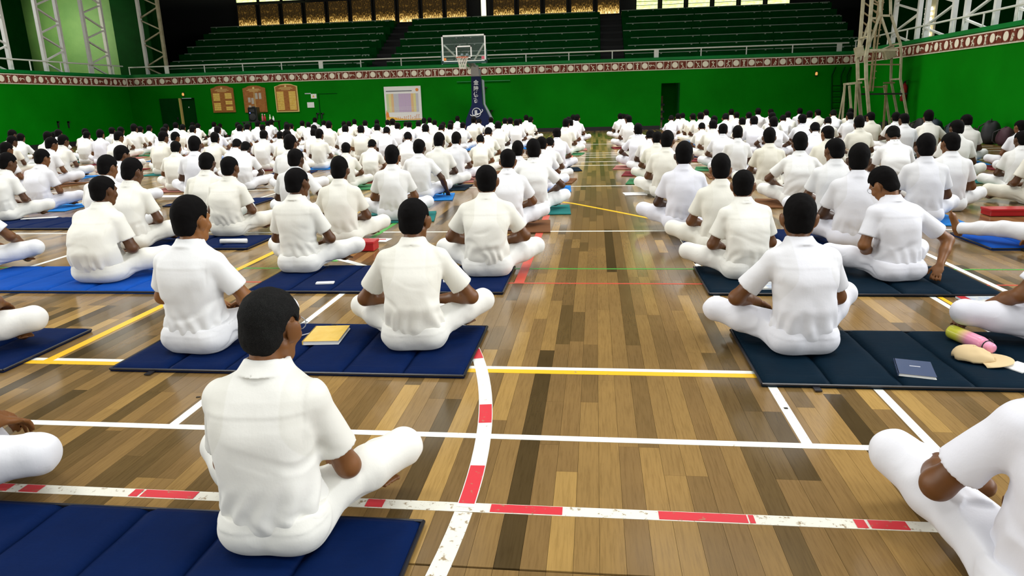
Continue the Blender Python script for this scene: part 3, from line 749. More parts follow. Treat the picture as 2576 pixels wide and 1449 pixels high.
    V.put((cc[0] - .12, cc[1] - .12, .53), (cc[0] + .12, cc[1] + .14, .68), collar, .008 if h < .009 else .016)
    q, X, Y, Z = V.sl(V.lo, V.lo + V.h*V.n)
    rx = X - cx(Z); ang = np.arctan2(rx, -(Y - cy(Z)))
    low = sstep(.30, .10, Z); mid = np.exp(-((Z - .25)/.12)**2)
    wx = vnoise(X*7, Y*7, Z*7, seed + 2)
    folds = low*sstep(.088, .15, Z)*.0075*np.sin(ang*11 + 4*wx + 2*vnoise(X*3, Y*3, Z*14, seed + 3))
    folds = folds + mid*.0110*np.maximum(0, vnoise(X*5 + wx*.5, Y*5, Z*24 + rx*(9 if seed % 2 else -8) + 1.6*wx, seed + 4)) 
    folds = folds + .0100*np.maximum(0, vnoise((X + Z*.7*np.sign(rx))*12, Y*6, (Z - np.abs(rx)*.9)*7, seed + 6) - .1)*sstep(.08, .16, np.abs(rx))
    folds = folds + .0045*vnoise(X*9, Y*9, Z*9, seed + 8) + .0025*vnoise(X*19, Y*19, Z*15, seed + 9)
    fade = sstep(.585, .54, Z)*(1 - .75*sstep(.175*B, .215*B, np.abs(rx)))
    V.d += folds*fade
    if h < .0082:   # stitched seams: yoke and armholes
        back = (Y < cy(Z)).astype(np.float32)
        V.d += back*(.0013*np.exp(-((Z - .468)/.0035)**2) - .0006*sstep(.466, .474, Z))*(np.abs(rx) < .156*B)
        V.d += .0018*np.exp(-((np.abs(rx) - .152*B - .02*(Z - .45))/.0035)**2)*sstep(.36, .40, Z)
    V.cut(lambda X, Y, Z: (hem + .004*vnoise(X*20, Y*20, 0*Z, seed)) - Z)
    V.cut(lambda X, Y, Z: .60*0 + np.sqrt(((X - neck0[0] - nt[0]*(Z - neck0[2])))**2 + (Y - neck0[1] - nt[1]*(Z - neck0[2]) - .002)**2)*0 + np.where(Z > .575, .057 - np.sqrt((X - neck0[0] - nt[0]*(Z - neck0[2]))**2 + (Y - neck0[1] - nt[1]*(Z - neck0[2]))**2), -1))
    out['shirt'] = to_mesh(name + '_shirt', *V.mesh(1), MAT['shirt'])
    # ------------------------------------------------ trousers
    pts = np.array(kn + an + hip)
    V = Vol(np.minimum(pts.min(0) - .13, [-.30*B, -.27*p['belly'], -.02])*[1, 1, 0] + [0, 0, -.012], np.maximum(pts.max(0) + .12, [.30*B, .2, .26]), h)
    bb = 1 + (p['belly'] - 1)*.7
    V.ell((float(cx(.1)), -.008, .075), (.176*B*bb, .140*B*bb, .105), .02)
    V.put((-.25*B, -.2*bb, .05), (.25*B, .22, .20), torso(-.010), .03)
    for i, s in enumerate((-1, 1)):
        V.ell((s*.090*B, -.052, .075), (.100*B*bb, .104*B*bb, .082), .04)
        V.cone(hip[i], hip[i]*.4 + kn[i]*.6, .092*B, .078*B, .05)
        V.cone(hip[i]*.4 + kn[i]*.6, kn[i], .080*B, .069*B, .03)
        e_ = kn[i]*.06 + an[i]*.94
        V.cone(kn[i], kn[i]*.5 + e_*.5, .069*B, .064*B, .02); V.cone(kn[i]*.5 + e_*.5, e_, .062*B, .054*B, .02)
        u = an[i] - kn[i]; u /= np.linalg.norm(u)
        def mouth(X, Y, Z, e_=e_, u=u):
            pl = (X - e_[0])*u[0] + (Y - e_[1])*u[1] + (Z - e_[2])*u[2]
            r2 = (X - e_[0])**2 + (Y - e_[1])**2 + (Z - e_[2])**2
            return np.where(r2 < .085**2, pl, -1)
        V.cut(mouth, e_ - .1, e_ + .1)
    q, X, Y, Z = V.sl(V.lo, V.lo + V.h*V.n)
    wx = vnoise(X*8, Y*8, Z*8, seed + 12)
    groin = np.exp(-(((np.abs(X) - .15)/.09)**2 + ((Y - .05)/.10)**2))
    f2 = .0120*groin*np.maximum(0, np.sin((np.abs(X)*1.2 - Y*.9 + Z*.4)*75 + 3.5*wx)) + .004*vnoise(X*11, Y*11, Z*11, seed + 13)
    f2 = f2 + .0050*np.maximum(0, vnoise((X*np.sign(X) - Y)*9, (np.abs(X) + Y)*11 + wx, Z*9, seed + 14)) + .0015*vnoise(X*24, Y*24, Z*24, seed + 15)
    V.d += f2*sstep(.0, .05, Z)
    wz = .150 - .010*sstep(-.05, -.16, Y) + .05*sstep(-.02, .12, Y)
    tor = np.sqrt((X/(.235*B*bb))**2 + ((Y + .01)/(.200*B*bb))**2)
    body_zone = (tor < 1.0)
    if h < .0115:
        V.d -= np.where(body_zone, .0025*sstep(wz - .042, wz - .038, Z)*sstep(-.02, -.06, Y), 0)
    V.cut(lambda X, Y, Z: np.where((tor < 1.0) & (Y < .12), Z - wz, -1))
    V.cut(lambda X, Y, Z: .0 - Z + 0*X + 0*Y)
    out['trousers'] = to_mesh(name + '_trousers', *V.mesh(1), MAT['trousers'])
    out['hc'] = hc; out['M'] = M; out['top'] = float(hc[2] + .124*HS); out['HS'] = HS
    return out
# ---------------------------------------------------------------- lattice columns standing on the gallery edges
def column(a, b, z0, z1, label, mat1='white_metal', mat2=None, n=15, wd=.12):
    a = Vector((*a, 0)); b = Vector((*b, 0)); r = empty('lattice_column', ((a + b)/2 + Vector((0, 0, z0))))
    a = a - (a + b)/2*1.0; a, b = a, -a; H_ = z1 - z0
    MB().bar(a, a + Vector((0, 0, H_)), wd).build('chord', MAT[mat1], r); MB().bar(b, b + Vector((0, 0, H_)), wd).build('chord', MAT[mat2 or mat1], r)
    st = H_/n
    for i in range(n):
        p_, q_ = (a, b) if i % 2 else (b, a)
        MB().bar(p_ + Vector((0, 0, st*i + .03)), q_ + Vector((0, 0, st*(i + 1) - .03)), .07, .05).build('brace', MAT[mat2 or mat1], r)
    MB().box(Vector((min(a.x, b.x) - .1, min(a.y, b.y) - .1, 0)), Vector((max(a.x, b.x) + .1, max(a.y, b.y) + .1, .03))).build('base_plate', MAT[mat1], r)
    tag(r, label, 'column', 'lattice columns on the gallery edges')
X1 = XL - .32
for (y0, y1), lab in (((22.3, 23.45), 'white lattice column cut by the left edge of the picture'), ((25.1, 26.15), 'white lattice column left of the lit pale green wall'), ((27.55, 28.7), 'white lattice column right of the lit pale green wall')):
    column((X1, y0), (X1, y1), Z_LIP - .12, 9.9, lab)
column((-19.35, YF + .45), (-18.45, YF + .45), Z_DECK, 9.9, 'lattice column with a brown chord beside the left bleachers', 'white_metal', 'dirty_metal')
X2 = XR + .32
for (y0, y1), lab in (((26.3, 24.45), 'lattice column with louvred light behind the lattice tower'), ((23.9, 22.2), 'white lattice column just right of the louvred light'), ((21.5, 20.0), 'thick white lattice column near the right picture corner'), ((19.0, 17.4), 'white lattice column cut by the right edge of the picture')):
    column((X2, y0), (X2, y1), Z_LIP - .12, 9.9, lab)
# louvred light beside the first right column
r = empty('louvred_window', (XR + .75, 24.7, Z_LIP))
MB().box((0, -.3, -.1), (.06, .3, 3.2)).build('frame', MAT['dirty_metal'], r)
sl = MB().box((-.05, -.26, 0), (-.035, .26, .10)).mesh('slat', newmat('louvre_light', (1, .96, .74), .5, emit=2.2))
for i in range(20):
    if i in (7, 8, 9): continue
    o = link(bpy.data.objects.new('slat', sl), r); o.location = (0, 0, .02 + i*.15); o.rotation_euler = (0, -.4, 0)
tag(r, 'bright slatted window glowing behind the right gallery column', 'window')

# ---------------------------------------------------------------- lattice tower by the right corner
YT = 23.7
tw_ = empty('lattice_tower', on_y(2200, 300, YT).xy.to_3d()); o0 = tw_.location.copy()
def TP(px, py, dy=0): return on_y(px, py, YT) + Vector((0, dy, 0)) - o0
def chain(name, pts, wd, mat, depths=(0, -.7)):
    for dy in depths:
        b = MB(); q = [TP(x, y, dy) for x, y in pts]
        if pts[-1][1] > 300: q[-1].z = 0
        for a, c in zip(q[:-1], q[1:]): b.bar(a, c, wd)
        b.build(name, MAT[mat], tw_)
chain('leg', [(2176, -60), (2164, 96), (2161, 123), (2157, 148), (2158, 200), (2171, 318)], .085, 'dirty_metal')
chain('leg', [(2217, 43), (2241, 114), (2243, 141), (2241, 200), (2268, 318)], .06, 'dirty_metal')
chain('inner_chord', [(2190, -60), (2191, 43), (2164, 118)], .065, 'dirty_metal'); chain('inner_chord', [(2215, -60), (2217, 43)], .065, 'dirty_metal')
for i in range(5): chain('lattice_brace', [(2172 - i*2, -20 + i*24), (2190 - i*3, -8 + i*24)], .04, 'rust_metal', (0, -.7))
for i in range(4): chain('lattice_brace', [(2191, -30 + i*18), (2216, -20 + i*18)], .04, 'rust_metal', (0,))
chain('arch_bar', [(2191, 46), (2217, 46)], .06, 'dirty_metal'); chain('cross_beam', [(2163, 130), (2234, 129)], .065, 'dirty_metal')
chain('gusset', [(2232, 118), (2240, 146)], .28, 'dirty_metal', (0,)); chain('gusset', [(2159, 118), (2164, 142)], .22, 'dirty_metal', (0,))
chain('climbing_rail', [(2207, -60), (2187, 127), (2177, 230)], .05, 'rust_metal', (-.35,)); chain('climbing_rail', [(2216, -40), (2194, 127), (2184, 230)], .04, 'rust_metal', (-.35,))
for i in range(12): chain('rung', [(2205 - i*1.9, 10 + i*17), (2213 - i*1.9, 10 + i*17)], .03, 'rust_metal', (-.35,))
chain('lower_beam', [(2161, 237), (2257, 236)], .05, 'black', (0, -.7)); chain('lower_beam', [(2162, 219), (2215, 219)], .04, 'rust_metal', (-.3,))
chain('trestle_leg', [(2125, 212), (2118, 318)], .055, 'dirty_metal', (0,)); chain('trestle_leg', [(2128, 216), (2139, 318)], .06, 'dirty_metal', (-.3,))
chain('trestle_leg', [(2152, 212), (2148, 318)], .06, 'dirty_metal', (-.1,)); chain('trestle_top', [(2122, 212), (2156, 208)], .06, 'dirty_metal', (0, -.4)); chain('trestle_brace', [(2123, 228), (2106, 312)], .035, 'dirty_metal', (0,))
chain('trestle_leg', [(2218, 214), (2237, 318)], .06, 'dirty_metal', (-.2,)); chain('trestle_leg', [(2214, 214), (2207, 318)], .05, 'rust_metal', (-.5,)); chain('trestle_top', [(2216, 209), (2244, 208)], .05, 'rust_metal', (-.2,))
chain('tie', [(2158, 165), (2242, 165)], .04, 'rust_metal', (-.7,))
for px, py in ((2158, 200), (2241, 200), (2164, 96), (2241, 114)): MB().bar(TP(px, py), TP(px, py, -.7), .05).build('depth_tie', MAT['dirty_metal'], tw_)
tag(tw_, 'tall dirty cream lattice tower on splayed trestle legs near the corner', 'tower')

# dark ladder cage on the far wall, left of the tower
r = empty('wall_ladder', on_y(2108, 300, YF - .12).xy.to_3d()); o1 = r.location.copy()
for px in (2095, 2118, 2133): MB().tube([on_y(px + 8, 168, YF - .12) - o1, on_y(px - 2, 190, YF - .12) - o1, on_y(px - 3, 318, YF - .12) - o1], .03, 6).build('ladder_rail', MAT['green_dark'], r)
for k in range(7): MB().bar(on_y(2092, 216 + k*14, YF - .12) - o1, on_y(2131, 215 + k*14, YF - .12) - o1, .018, .018, 6).build('rung', MAT['green_dark'], r)
tag(r, 'dark green pipe ladder against the far wall', 'ladder')

# fire extinguisher on the right wall
pe = on_x(2271, 255, XR - .10); r = empty('fire_extinguisher', pe)
MB().lathe([(.02, 0), (.085, .015), (.09, .06), (.09, .42), (.06, .50), (.03, .53), (.03, .56)], 16).build('cylinder', MAT['red_gloss'], r, True)
MB().box((-.03, -.02, .55), (.03, .02, .60)).bar((-.02, 0, .60), (.10, 0, .64), .018).build('valve', MAT['black'], r)
MB().tube([(-.03, -.02, .57), (-.10, -.03, .48), (-.10, -.02, .2)], .012, 6).build('hose', MAT['black'], r)
MB().box((-.095, -.045, .16), (-.083, .045, .36)).build('label_plate', MAT['paper'], r); MB().box((.085, -.03, .2), (.10, .03, .3)).build('bracket', MAT['black'], r)
tag(r, 'red fire extinguisher hanging on the right green wall', 'extinguisher')

# ---------------------------------------------------------------- basketball stand
YH = 27.9
hoop = empty('basketball_hoop', (-4.64, YH, 0))
def HPt(px, py, Y=YH): return on_y(px, py, Y) - hoop.location
q = [HPt(*c) for c in ((1185, 193), (1209, 193), (1213, 262), (1233, 300))]
zt, zm, zl = q[0].z, q[2].z, q[3].z
xl0, xr0, xl2, xr2 = HPt(1185, 193).x, HPt(1209, 193).x, HPt(1172, 300).x, HPt(1233, 300).x
MB().poly([(xl0, 0, zt), (xr0, 0, zt), (xr0 + .03, 0, zm), (xr2, 0, zl), (xr2 + .05, 0, .12), (xl2 - .05, 0, .12), (xl2, 0, zl), (xl0 - .02, 0, zm)], (0, .16, 0)).build('column_pad', MAT['navy_pad'], hoop)
MB().box((xl2 - .1, .02, 0), (xr2 + .1, 1.1, .30), .03).build('base', MAT['navy_pad'], hoop)
MB().poly([(xr0 + .01, .17, zt - .1), (xr0 + .10, .17, zt - .15), (xr0 + .12, .17, zm), (xr2 + .10, .17, zl), (xr2 + .02, .17, zl - .05), (xr0 + .05, .17, zm)], (0, .12, 0)).build('side_frame', MAT['steel'], hoop)
MB().box((xl0 + .05, .17, .3), (xr0 - .05, .5, 2.5)).build('mast', MAT['steel'], hoop)
YBB = 27.0
bl, br, tl, tr = (on_y(1115, 157, YBB), on_y(1221, 152, YBB), on_y(1108, 90, YBB), on_y(1223, 84, YBB))
bxl, bxr, bzb, bzt = (tl.x + bl.x)/2 + 4.64, (tr.x + br.x)/2 + 4.64, (bl.z + br.z)/2, (tl.z + tr.z)/2
yb = YBB - YH; cxm = (bxl + bxr)/2
arm = MB(); 
for dx in (-.10, .10): arm.bar((dx*.8, .2, 2.46), (cxm + dx, yb + .06, bzb + .25), .09)
arm.poly([(-.17, .02, zt + .01), (.15, .02, zt + .01), (.13, -.12, 2.62), (-.15, -.12, 2.62)], (0, .2, 0)).build('arm', MAT['steel'], hoop)
for dx in (bxl + .08, bxr - .08): MB().bar((cxm, .1, 2.50), (dx, yb + .05, bzt - .35), .045).build('strut', MAT['white_metal'], hoop)
bd = MB().box((bxl, yb, bzb), (bxr, yb + .02, bzt)).build('backboard', MAT['glass'], hoop)
f_ = .055
MB().box((bxl, yb - .015, bzt - f_), (bxr, yb + .03, bzt)).box((bxl, yb - .015, bzb), (bxr, yb + .03, bzb + .035)).box((bxl, yb - .015, bzb), (bxl + f_, yb + .03, bzt)).box((bxr - f_, yb - .015, bzb), (bxr, yb + .03, bzt)).build('board_frame', MAT['white_metal'], bd)
MB().box((bxl - .02, yb - .03, bzb - .07), (bxr + .02, yb + .04, bzb)).box((bxl - .04, yb - .03, bzb - .07), (bxl, yb + .04, bzb + .42)).box((bxr, yb - .03, bzb - .07), (bxr + .04, yb + .04, bzb + .42)).build('edge_padding', newmat('pad_dark_green', (.01, .06, .05), .5), bd)
sx0, sx1, sz0, sz1 = cxm - .30, cxm + .30, bzb + .12, bzb + .56
MB().box((sx0, yb - .012, sz0), (sx0 + .05, yb, sz1)).box((sx1 - .05, yb - .012, sz0), (sx1, yb, sz1)).box((sx0, yb - .012, sz1 - .05), (sx1, yb, sz1)).box((sx0, yb - .012, sz0), (sx1, yb, sz0 + .04)).build('target_square', MAT['white_metal'], bd)
MB().box((bxl + .06, yb - .012, bzb + .05), (bxl + .15, yb - .004, bzb + .14)).build('sticker', MAT['orange_print'], bd); MB().box((bxr - .17, yb - .012, bzb + .06), (bxr - .06, yb - .004, bzb + .17)).build('sticker', MAT['rose'], bd)
rx_, rz_, ry_ = cxm, bzb + .13, yb - .38
ringpts = [(rx_ + .225*math.cos(a), ry_ + .225*math.sin(a), rz_) for a in np.linspace(0, 2*math.pi, 25)]
rim = MB().tube(ringpts, .011, 6).box((rx_ - .07, yb - .16, rz_ - .03), (rx_ + .07, yb, rz_ + .01)).build('rim', MAT['orange_rim'], hoop)
net = MB()
for k in range(12):
    for sgn in (1, -1):
        a0 = 2*math.pi*k/12; pts_ = []
        for j in range(5): a_ = a0 + sgn*j*math.pi/12; rr_ = .225 - .11*(j/4)**.6; pts_.append((rx_ + rr_*math.cos(a_), ry_ + rr_*math.sin(a_), rz_ - .105*j))
        net.tube(pts_, .007, 4)
net.build('net', MAT['net_cord'], rim)
def text(s, size, mat, parent, loc, rz=0, ext=.004, name='lettering', off=.006):
    cu = bpy.data.curves.new(name, 'FONT'); cu.body = s; cu.size = size; cu.extrude = ext; cu.align_x = 'CENTER'; cu.align_y = 'CENTER'; cu.materials.append(MAT[mat])
    cu.offset = off; t0 = bpy.data.objects.new('tmp', cu); col.objects.link(t0); bpy.context.view_layer.update()
    me = bpy.data.meshes.new_from_object(t0.evaluated_get(bpy.context.evaluated_depsgraph_get())); bpy.data.objects.remove(t0); me.materials.clear(); me.materials.append(MAT[mat])
    o = bpy.data.objects.new(name, me); link(o, parent); o.location = loc; o.rotation_euler = (math.pi/2, 0, rz); return o
for ch, py in zip('金陵体育', (208.5, 223.5, 238.5, 253.5)):
    q = HPt(1197.5, py, YH); t_ = text(ch, .20, 'pad_print', hoop, (q.x, -.008, q.z), off=.004)
lc = HPt(1199, 283, YH)
lg = MB().tube([(lc.x + .17*math.cos(a), -.010, lc.z + .17*math.sin(a)) for a in np.linspace(0, 2*math.pi, 25)], .014, 6)
lg.tube([(lc.x + .26*math.cos(a)*math.cos(.35) - .09*math.sin(a)*math.sin(.35), -.014, lc.z + .26*math.cos(a)*math.sin(.35) + .09*math.sin(a)*math.cos(.35)) for a in np.linspace(math.pi*.93, math.pi*2.12, 18)], .016, 6)
lg.build('emblem', MAT['pad_print'], hoop); text('JL', .22, 'pad_print', hoop, (lc.x, -.010, lc.z), off=.008)
tag(hoop, 'basketball stand with navy padded column and glass backboard', 'basketball hoop')

# ---------------------------------------------------------------- things on the far wall
def Wp(px, py): return on_y(px, py, YF)
def honour_board(c, label, kind):
    (x0, zt_), (x1, _), (xb, zb_), za = c
    r = empty('honour_board', ((x0 + x1)/2, YF - .05, zb_)); hw = (x1 - x0)/2; H_ = zt_ - zb_; ha = za - zb_
    def outline(k):
        pts = [(-hw + k, 0, k), (hw - k, 0, k), (hw - k, 0, H_ - k*.6)]
        for a in np.linspace(0, math.pi, 11)[1:-1]: pts.append(((hw*.72)*math.cos(a), 0, H_ + (ha - H_ - k)*math.sin(a)**.8))
        return pts + [(-hw + k, 0, H_ - k*.6)]
    MB().poly(outline(0), (0, .05, 0)).build('frame', MAT['gilt' if kind == 2 else 'wood_board'], r)
    MB().poly([(x, -.012, z) for x, _, z in outline(.045)], (0, .02, 0)).build('panel', MAT['wood_board'], r)
    if kind == 1:
        for cx0, z0, z1 in ((-.30, .42, .62), (-.12, .35, .60), (.12, .55, .80), (.32, .55, .80), (-.30, .12, .30), (-.12, .14, .26)):
            MB().box((cx0*hw*1.6 - .055, -.017, z0*H_), (cx0*hw*1.6 + .055, -.011, z1*H_)).build('name_list', MAT['grey_print'], r)
        for xx in (-.02, .02): MB().box((xx, -.02, .06), (xx + .012, -.011, H_*.85)).build('divider', MAT['gilt'], r)
    else:
        n = 9 if kind == 0 else 13
        for sx in (-1, 1):
            for k in range(n):
                if kind == 0 and k in ((4,) if sx < 0 else (2, 5)): continue
                z = .09 + k*(H_*.78 - .06)/n
                MB().box((sx*hw*.53 - hw*.30, -.019, z), (sx*hw*.53 + hw*.30, -.011, z + (H_*.78 - .06)/n - .012)).build('brass_plate', MAT['brass_plate'], r)
    for k, wl in enumerate((.5, .62, .4)): MB().box((-hw*wl, -.016, H_*.90 - k*.045 + .05), (hw*wl, -.011, H_*.90 - k*.045 + .07)).build('title_line', MAT['gilt'], r)
    MB().lathe([(.05, 0), (.045, .012)], 12, Matrix.Translation((0, -.012, ha - .10)) @ Matrix.Rotation(math.pi/2, 4, 'X')).build('crest', MAT['gilt'], r)
    tag(r, label, 'board', 'honour boards on the far wall')
honour_board([(-16.30, 2.09), (-15.30, 2.09), (-15.3, 1.10), 2.20], 'dark wooden honour board with arched top, leftmost of three', 0)
honour_board([(-14.87, 2.06), (-13.87, 2.06), (-13.86, 1.07), 2.17], 'wooden honour board with grey name lists, middle of three', 1)
honour_board([(-13.45, 2.10), (-12.45, 2.10), (-12.45, 1.05), 2.20], 'gilt-edged wooden honour board full of brass plates, rightmost of three', 2)

# poster: exercise timetable
r = empty('notice_poster', (-7.93, YF - .04, .59)); hw = .78; H_ = 1.37
MB().box((-hw, 0, 0), (hw, .035, H_)).build('sheet', MAT['paper'], r)
for k, mt in enumerate(('pale_green', 'pale_yellow', 'pale_orange', 'pale_grey', 'pale_grey', 'lilac', 'lilac', 'lilac', 'lilac', 'lilac', 'pale_orange', 'pale_yellow', 'pale_grey')):
    x = -.70 + k*.105; MB().box((x, -.006, .34), (x + .098, 0, 1.08)).build('coloured_column', MAT[mt], r)
MB().box((-.70, -.008, 1.17), (.40, 0, 1.20)).build('title_line', MAT['ink'], r)
for k in range(3): MB().box((-.64, -.009, .44 + k*.05), (.64, -.0055, .446 + k*.05)).build('row_line', MAT['paper'], r)
MB().lathe([(.065, 0), (.06, .01)], 16, Matrix.Translation((.62, 0, 1.22)) @ Matrix.Rotation(math.pi/2, 4, 'X')).build('seal', MAT['orange_print'], r)
fr = random.Random(5)
art = MB(); art.poly([(-.76, -.005, .02), (-.30, -.005, .02), (-.45, -.005, .10), (-.62, -.005, .16), (-.66, -.005, .40), (-.72, -.005, .42), (-.76, -.005, .25)], (0, .005, 0)).build('artwork', MAT['orange_print'], r)
MB().poly([(-.75, -.007, .02), (.74, -.007, .02), (.74, -.007, .06), (.2, -.007, .05), (-.2, -.007, .08), (-.5, -.007, .15), (-.75, -.007, .12)], (0, .004, 0)).build('artwork', MAT['amber_print'], r)
b = MB()
for k in range(12):
    x = -.35 + k*.09; hgt = fr.uniform(.06, .20) if k > 5 else fr.uniform(.03, .10)
    b.bar((x, -.009, .03), (x + fr.uniform(-.02, .03), -.009, .03 + hgt), .030, .004); b.ball((x + .01, -.009, .05 + hgt), .018, 6, (1, .2, 1))
b.build('artwork', MAT['orange_print'], r)
tag(r, 'white notice poster with pastel columns and orange artwork on far wall', 'poster')

# wall doors, signs, small fittings
r = tag(MB().box((-18.72, YF - .03, .02), (-17.88, YF, 1.74)).build('door_1', MAT['green_dark']), kind='structure'); MB().box((-18.0, YF - .06, .85), (-17.95, YF - .03, .95)).build('handle', MAT['black'], r)
r = tag(MB().box((-17.80, YF + .10, .0), (-17.16, YF + .14, 1.72)).build('door_2', MAT['green_dark']), kind='structure')
MB().box((-17.84, YF - .02, 0), (-17.78, YF + .12, 1.74)).build('jamb', newmat('jamb_cream', (.62, .46, .14), .5), r); MB().box((-17.5, YF + .09, 1.33), (-17.46, YF + .10, 1.38)).build('handle', MAT['white_metal'], r)
struct('trim_4', MB().box((-11.57, YF - .012, .15), (-11.54, YF, 1.76)).box((-11.57, YF - .012, 1.74), (-10.74, YF, 1.76)), 'green_dark')
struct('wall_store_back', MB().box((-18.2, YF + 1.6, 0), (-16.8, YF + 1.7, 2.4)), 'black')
struct('wall_corridor', MB().box((dx0 - .6, YF + 1.6, 0), (dx1 + .6, YF + 1.7, 2.3)).box((dx1, YF + .25, 0), (dx1 + .1, YF + 1.6, 2.3)), 'green_wall')
struct('wall_corridor_left', MB().box((dx0 - .3, YF + .9, 0), (dx0 + .16, YF + 1.0, 1.30)), 'rust_metal')
for k in range(3): tag(MB().box((dx0 + .0, YF + .80, .35 + k*.28), (dx0 + .22, YF + .88, .43 + k*.28)).build('shelf', MAT['black']), 'dark shelf %s inside the open doorway' % ('board lowest', 'board in the middle', 'board topmost')[k], 'shelf')
r = tag(MB().box((dx1 - .06, YF - .02, 0), (dx1, YF + .3, 1.78)).build('door_3', MAT['green_dark']), kind='structure')
for (px0, py0, px1, py1), mt, lab in (((783, 236, 796, 248), 'paper', 'small white sign with yellow symbol beside the door seam'), ((774, 257, 790, 271), 'paper', 'blank white paper notice left of the door seam'), ((767, 234, 782, 237), 'pale_grey', 'thin pale plate above the white paper notice')):
    a, b_ = Wp(px0, py1), Wp(px1, py0)
    o = MB().box((0, -.015, 0), (b_.x - a.x, 0, b_.z - a.z), .003).build('wall_sign', MAT[mt]); o.location = (a.x, YF - .001, a.z); tag(o, lab, 'sign')
    if py0 == 236: MB().poly([(.06, -.017, .05), (.16, -.017, .05), (.11, -.017, .15)], (0, .003, 0)).build('symbol', MAT['amber_print'], o)
for px, py, lab in ((462, 238, 'small amber lamp on the dark wall above the left door'), (2053, 186, 'small amber lamp on the far wall left of the tower')):
    q = Wp(px, py); o = MB().lathe([(.03, -.05), (.045, -.03), (.045, .04), (.02, .07)], 10).build('wall_lamp', newmat('amber_lamp_%d' % px, (.9, .45, .12), .4, emit=.6)); o.location = (q.x, YF - .05, q.z)
    MB().box((-.04, .02, -.09), (.04, .05, .10)).build('back_plate', MAT['black'], o); tag(o, lab, 'lamp')
a, b_ = Wp(1150, 208), Wp(1284, 201)
r = MB().bar((0, 0, 0), (b_.x - a.x, 0, 0), .022, .022, 8).build('wall_bar', MAT['green_lip']); r.location = (a.x, YF - .06, (a.z + b_.z)/2)
for x in (.3, b_.x - a.x - .3): MB().bar((x, 0, 0), (x, .06, 0), .02).build('bracket', MAT['green_lip'], r)
tag(r, 'green horizontal pipe on the wall behind the basketball stand', 'pipe')
for px, py, lab in ((1222, 225, 'black wall bracket right of the padded column, upper one'), (1237, 283, 'black wall bracket right of the padded column, lower one'), (800, 290, 'black latch left of the door seam below the sign'), (812, 290, 'black latch right of the door seam below the sign'), (146, 312, 'left one of two black latches on the left wall'), (172, 312, 'right one of two black latches on the left wall')):
    q = Wp(px, py) if px > 300 else on_x(px, py, XL)
    o = MB().box((-.05, -.05, .05), (.06, 0, .10)).box((-.05, -.05, -.14), (-.01, 0, .10)).build('wall_bracket', MAT['black'])
    if px > 300: o.location = (q.x, YF - .001, q.z)
    else: o.location = (XL + .001, q.y, q.z); o.rotation_euler = (0, 0, math.pi/2)
    tag(o, lab, 'bracket')

# table with loudspeaker and bottles in front of the far wall
a, b_ = on_y(618, 306, 27.6), on_y(697, 303, 27.6); zt_ = (a.z + b_.z)/2
r = empty('side_table', ((a.x + b_.x)/2, 27.6, 0)); hw = (b_.x - a.x)/2
MB().box((-hw, -.35, zt_ - .04), (hw, .35, zt_)).build('tabletop', MAT['black'], r)
for sx in (-1, 1):
    for sy in (-1, 1): MB().bar((sx*(hw - .06), sy*.28, 0), (sx*(hw - .06), sy*.28, zt_ - .04), .05).build('leg', MAT['black'], r)
tag(r, 'dark table carrying a loudspeaker below the honour boards', 'table')
c = on_y(640, 290, 27.55); r = empty('loudspeaker', (c.x, 27.55, zt_ + .001))
MB().box((-.19, -.15, 0), (.19, .15, .55), .03).build('cabinet', MAT['black_gloss'], r); MB().lathe([(.14, 0), (.13, .02), (.04, .03)], 18, Matrix.Translation((0, -.15, .17)) @ Matrix.Rotation(math.pi/2, 4, 'X')).build('woofer', MAT['black'], r)
MB().box((-.10, -.165, .36), (.10, -.15, .48)).build('horn', MAT['black'], r); MB().ball((-.10, -.16, .33), .018, 8).build('status_light', MAT['blue_led'], r); MB().box((-.06, -.02, .55), (.06, .02, .58)).build('handle', MAT['black'], r)
tag(r, 'black loudspeaker with a blue light on the dark table', 'speaker')
for k, (px, mt, hgt, lab) in enumerate(((661, 'rose', .26, 'pink drink bottle beside the loudspeaker'), (667, 'red_gloss', .24, 'red drink bottle, second right of the loudspeaker'), (680, 'pale_green', .22, 'pale green drink bottle near the table end'), (688, 'paper', .16, 'small white cup at the right table end'))):
    q = on_y(px, 300, 27.5); o = MB().lathe([(.03, 0), (.038, .01), (.038, hgt*.65), (.018, hgt*.82), (.018, hgt)], 12).build('bottle' if k < 3 else 'cup', MAT[mt], None, True); o.location = (q.x, 27.5, zt_ + .001)
    MB().lathe([(.02, hgt), (.02, hgt + .025)], 10).build('lid', MAT['paper'], o); tag(o, lab, 'bottle' if k < 3 else 'cup')

# ---------------------------------------------------------------- school bags along the right wall
bag_c = [newmat('bag_black', (.010, .011, .013), .7), newmat('bag_navy', (.010, .020, .035), .7), newmat('bag_olive', (.030, .032, .020), .8), newmat('bag_plum', (.05, .015, .025), .7)]
def blob_mesh(name, sx, sy, sz, seed, mat, seg=18):
    bm = bmesh.new(); bmesh.ops.create_uvsphere(bm, u_segments=seg, v_segments=seg//2 + 2, radius=1)
    for v_ in bm.verts:
        c = v_.co; n = 2.6; L = (abs(c.x)**n + abs(c.y)**n + abs(c.z)**n)**(1/n); c /= L
        k = 1 + .10*float(vnoise(c.x*2, c.y*2, c.z*2, seed)); v_.co = Vector((c.x*sx*k*(1 - .18*c.z), c.y*sy*k*(1 - .12*c.z), max(0, (c.z + .96)*sz*k*.52)))
    me = bpy.data.meshes.new(name); bm.to_mesh(me); bm.free(); me.materials.append(mat); me.polygons.foreach_set('use_smooth', np.ones(len(me.polygons), bool)); return me
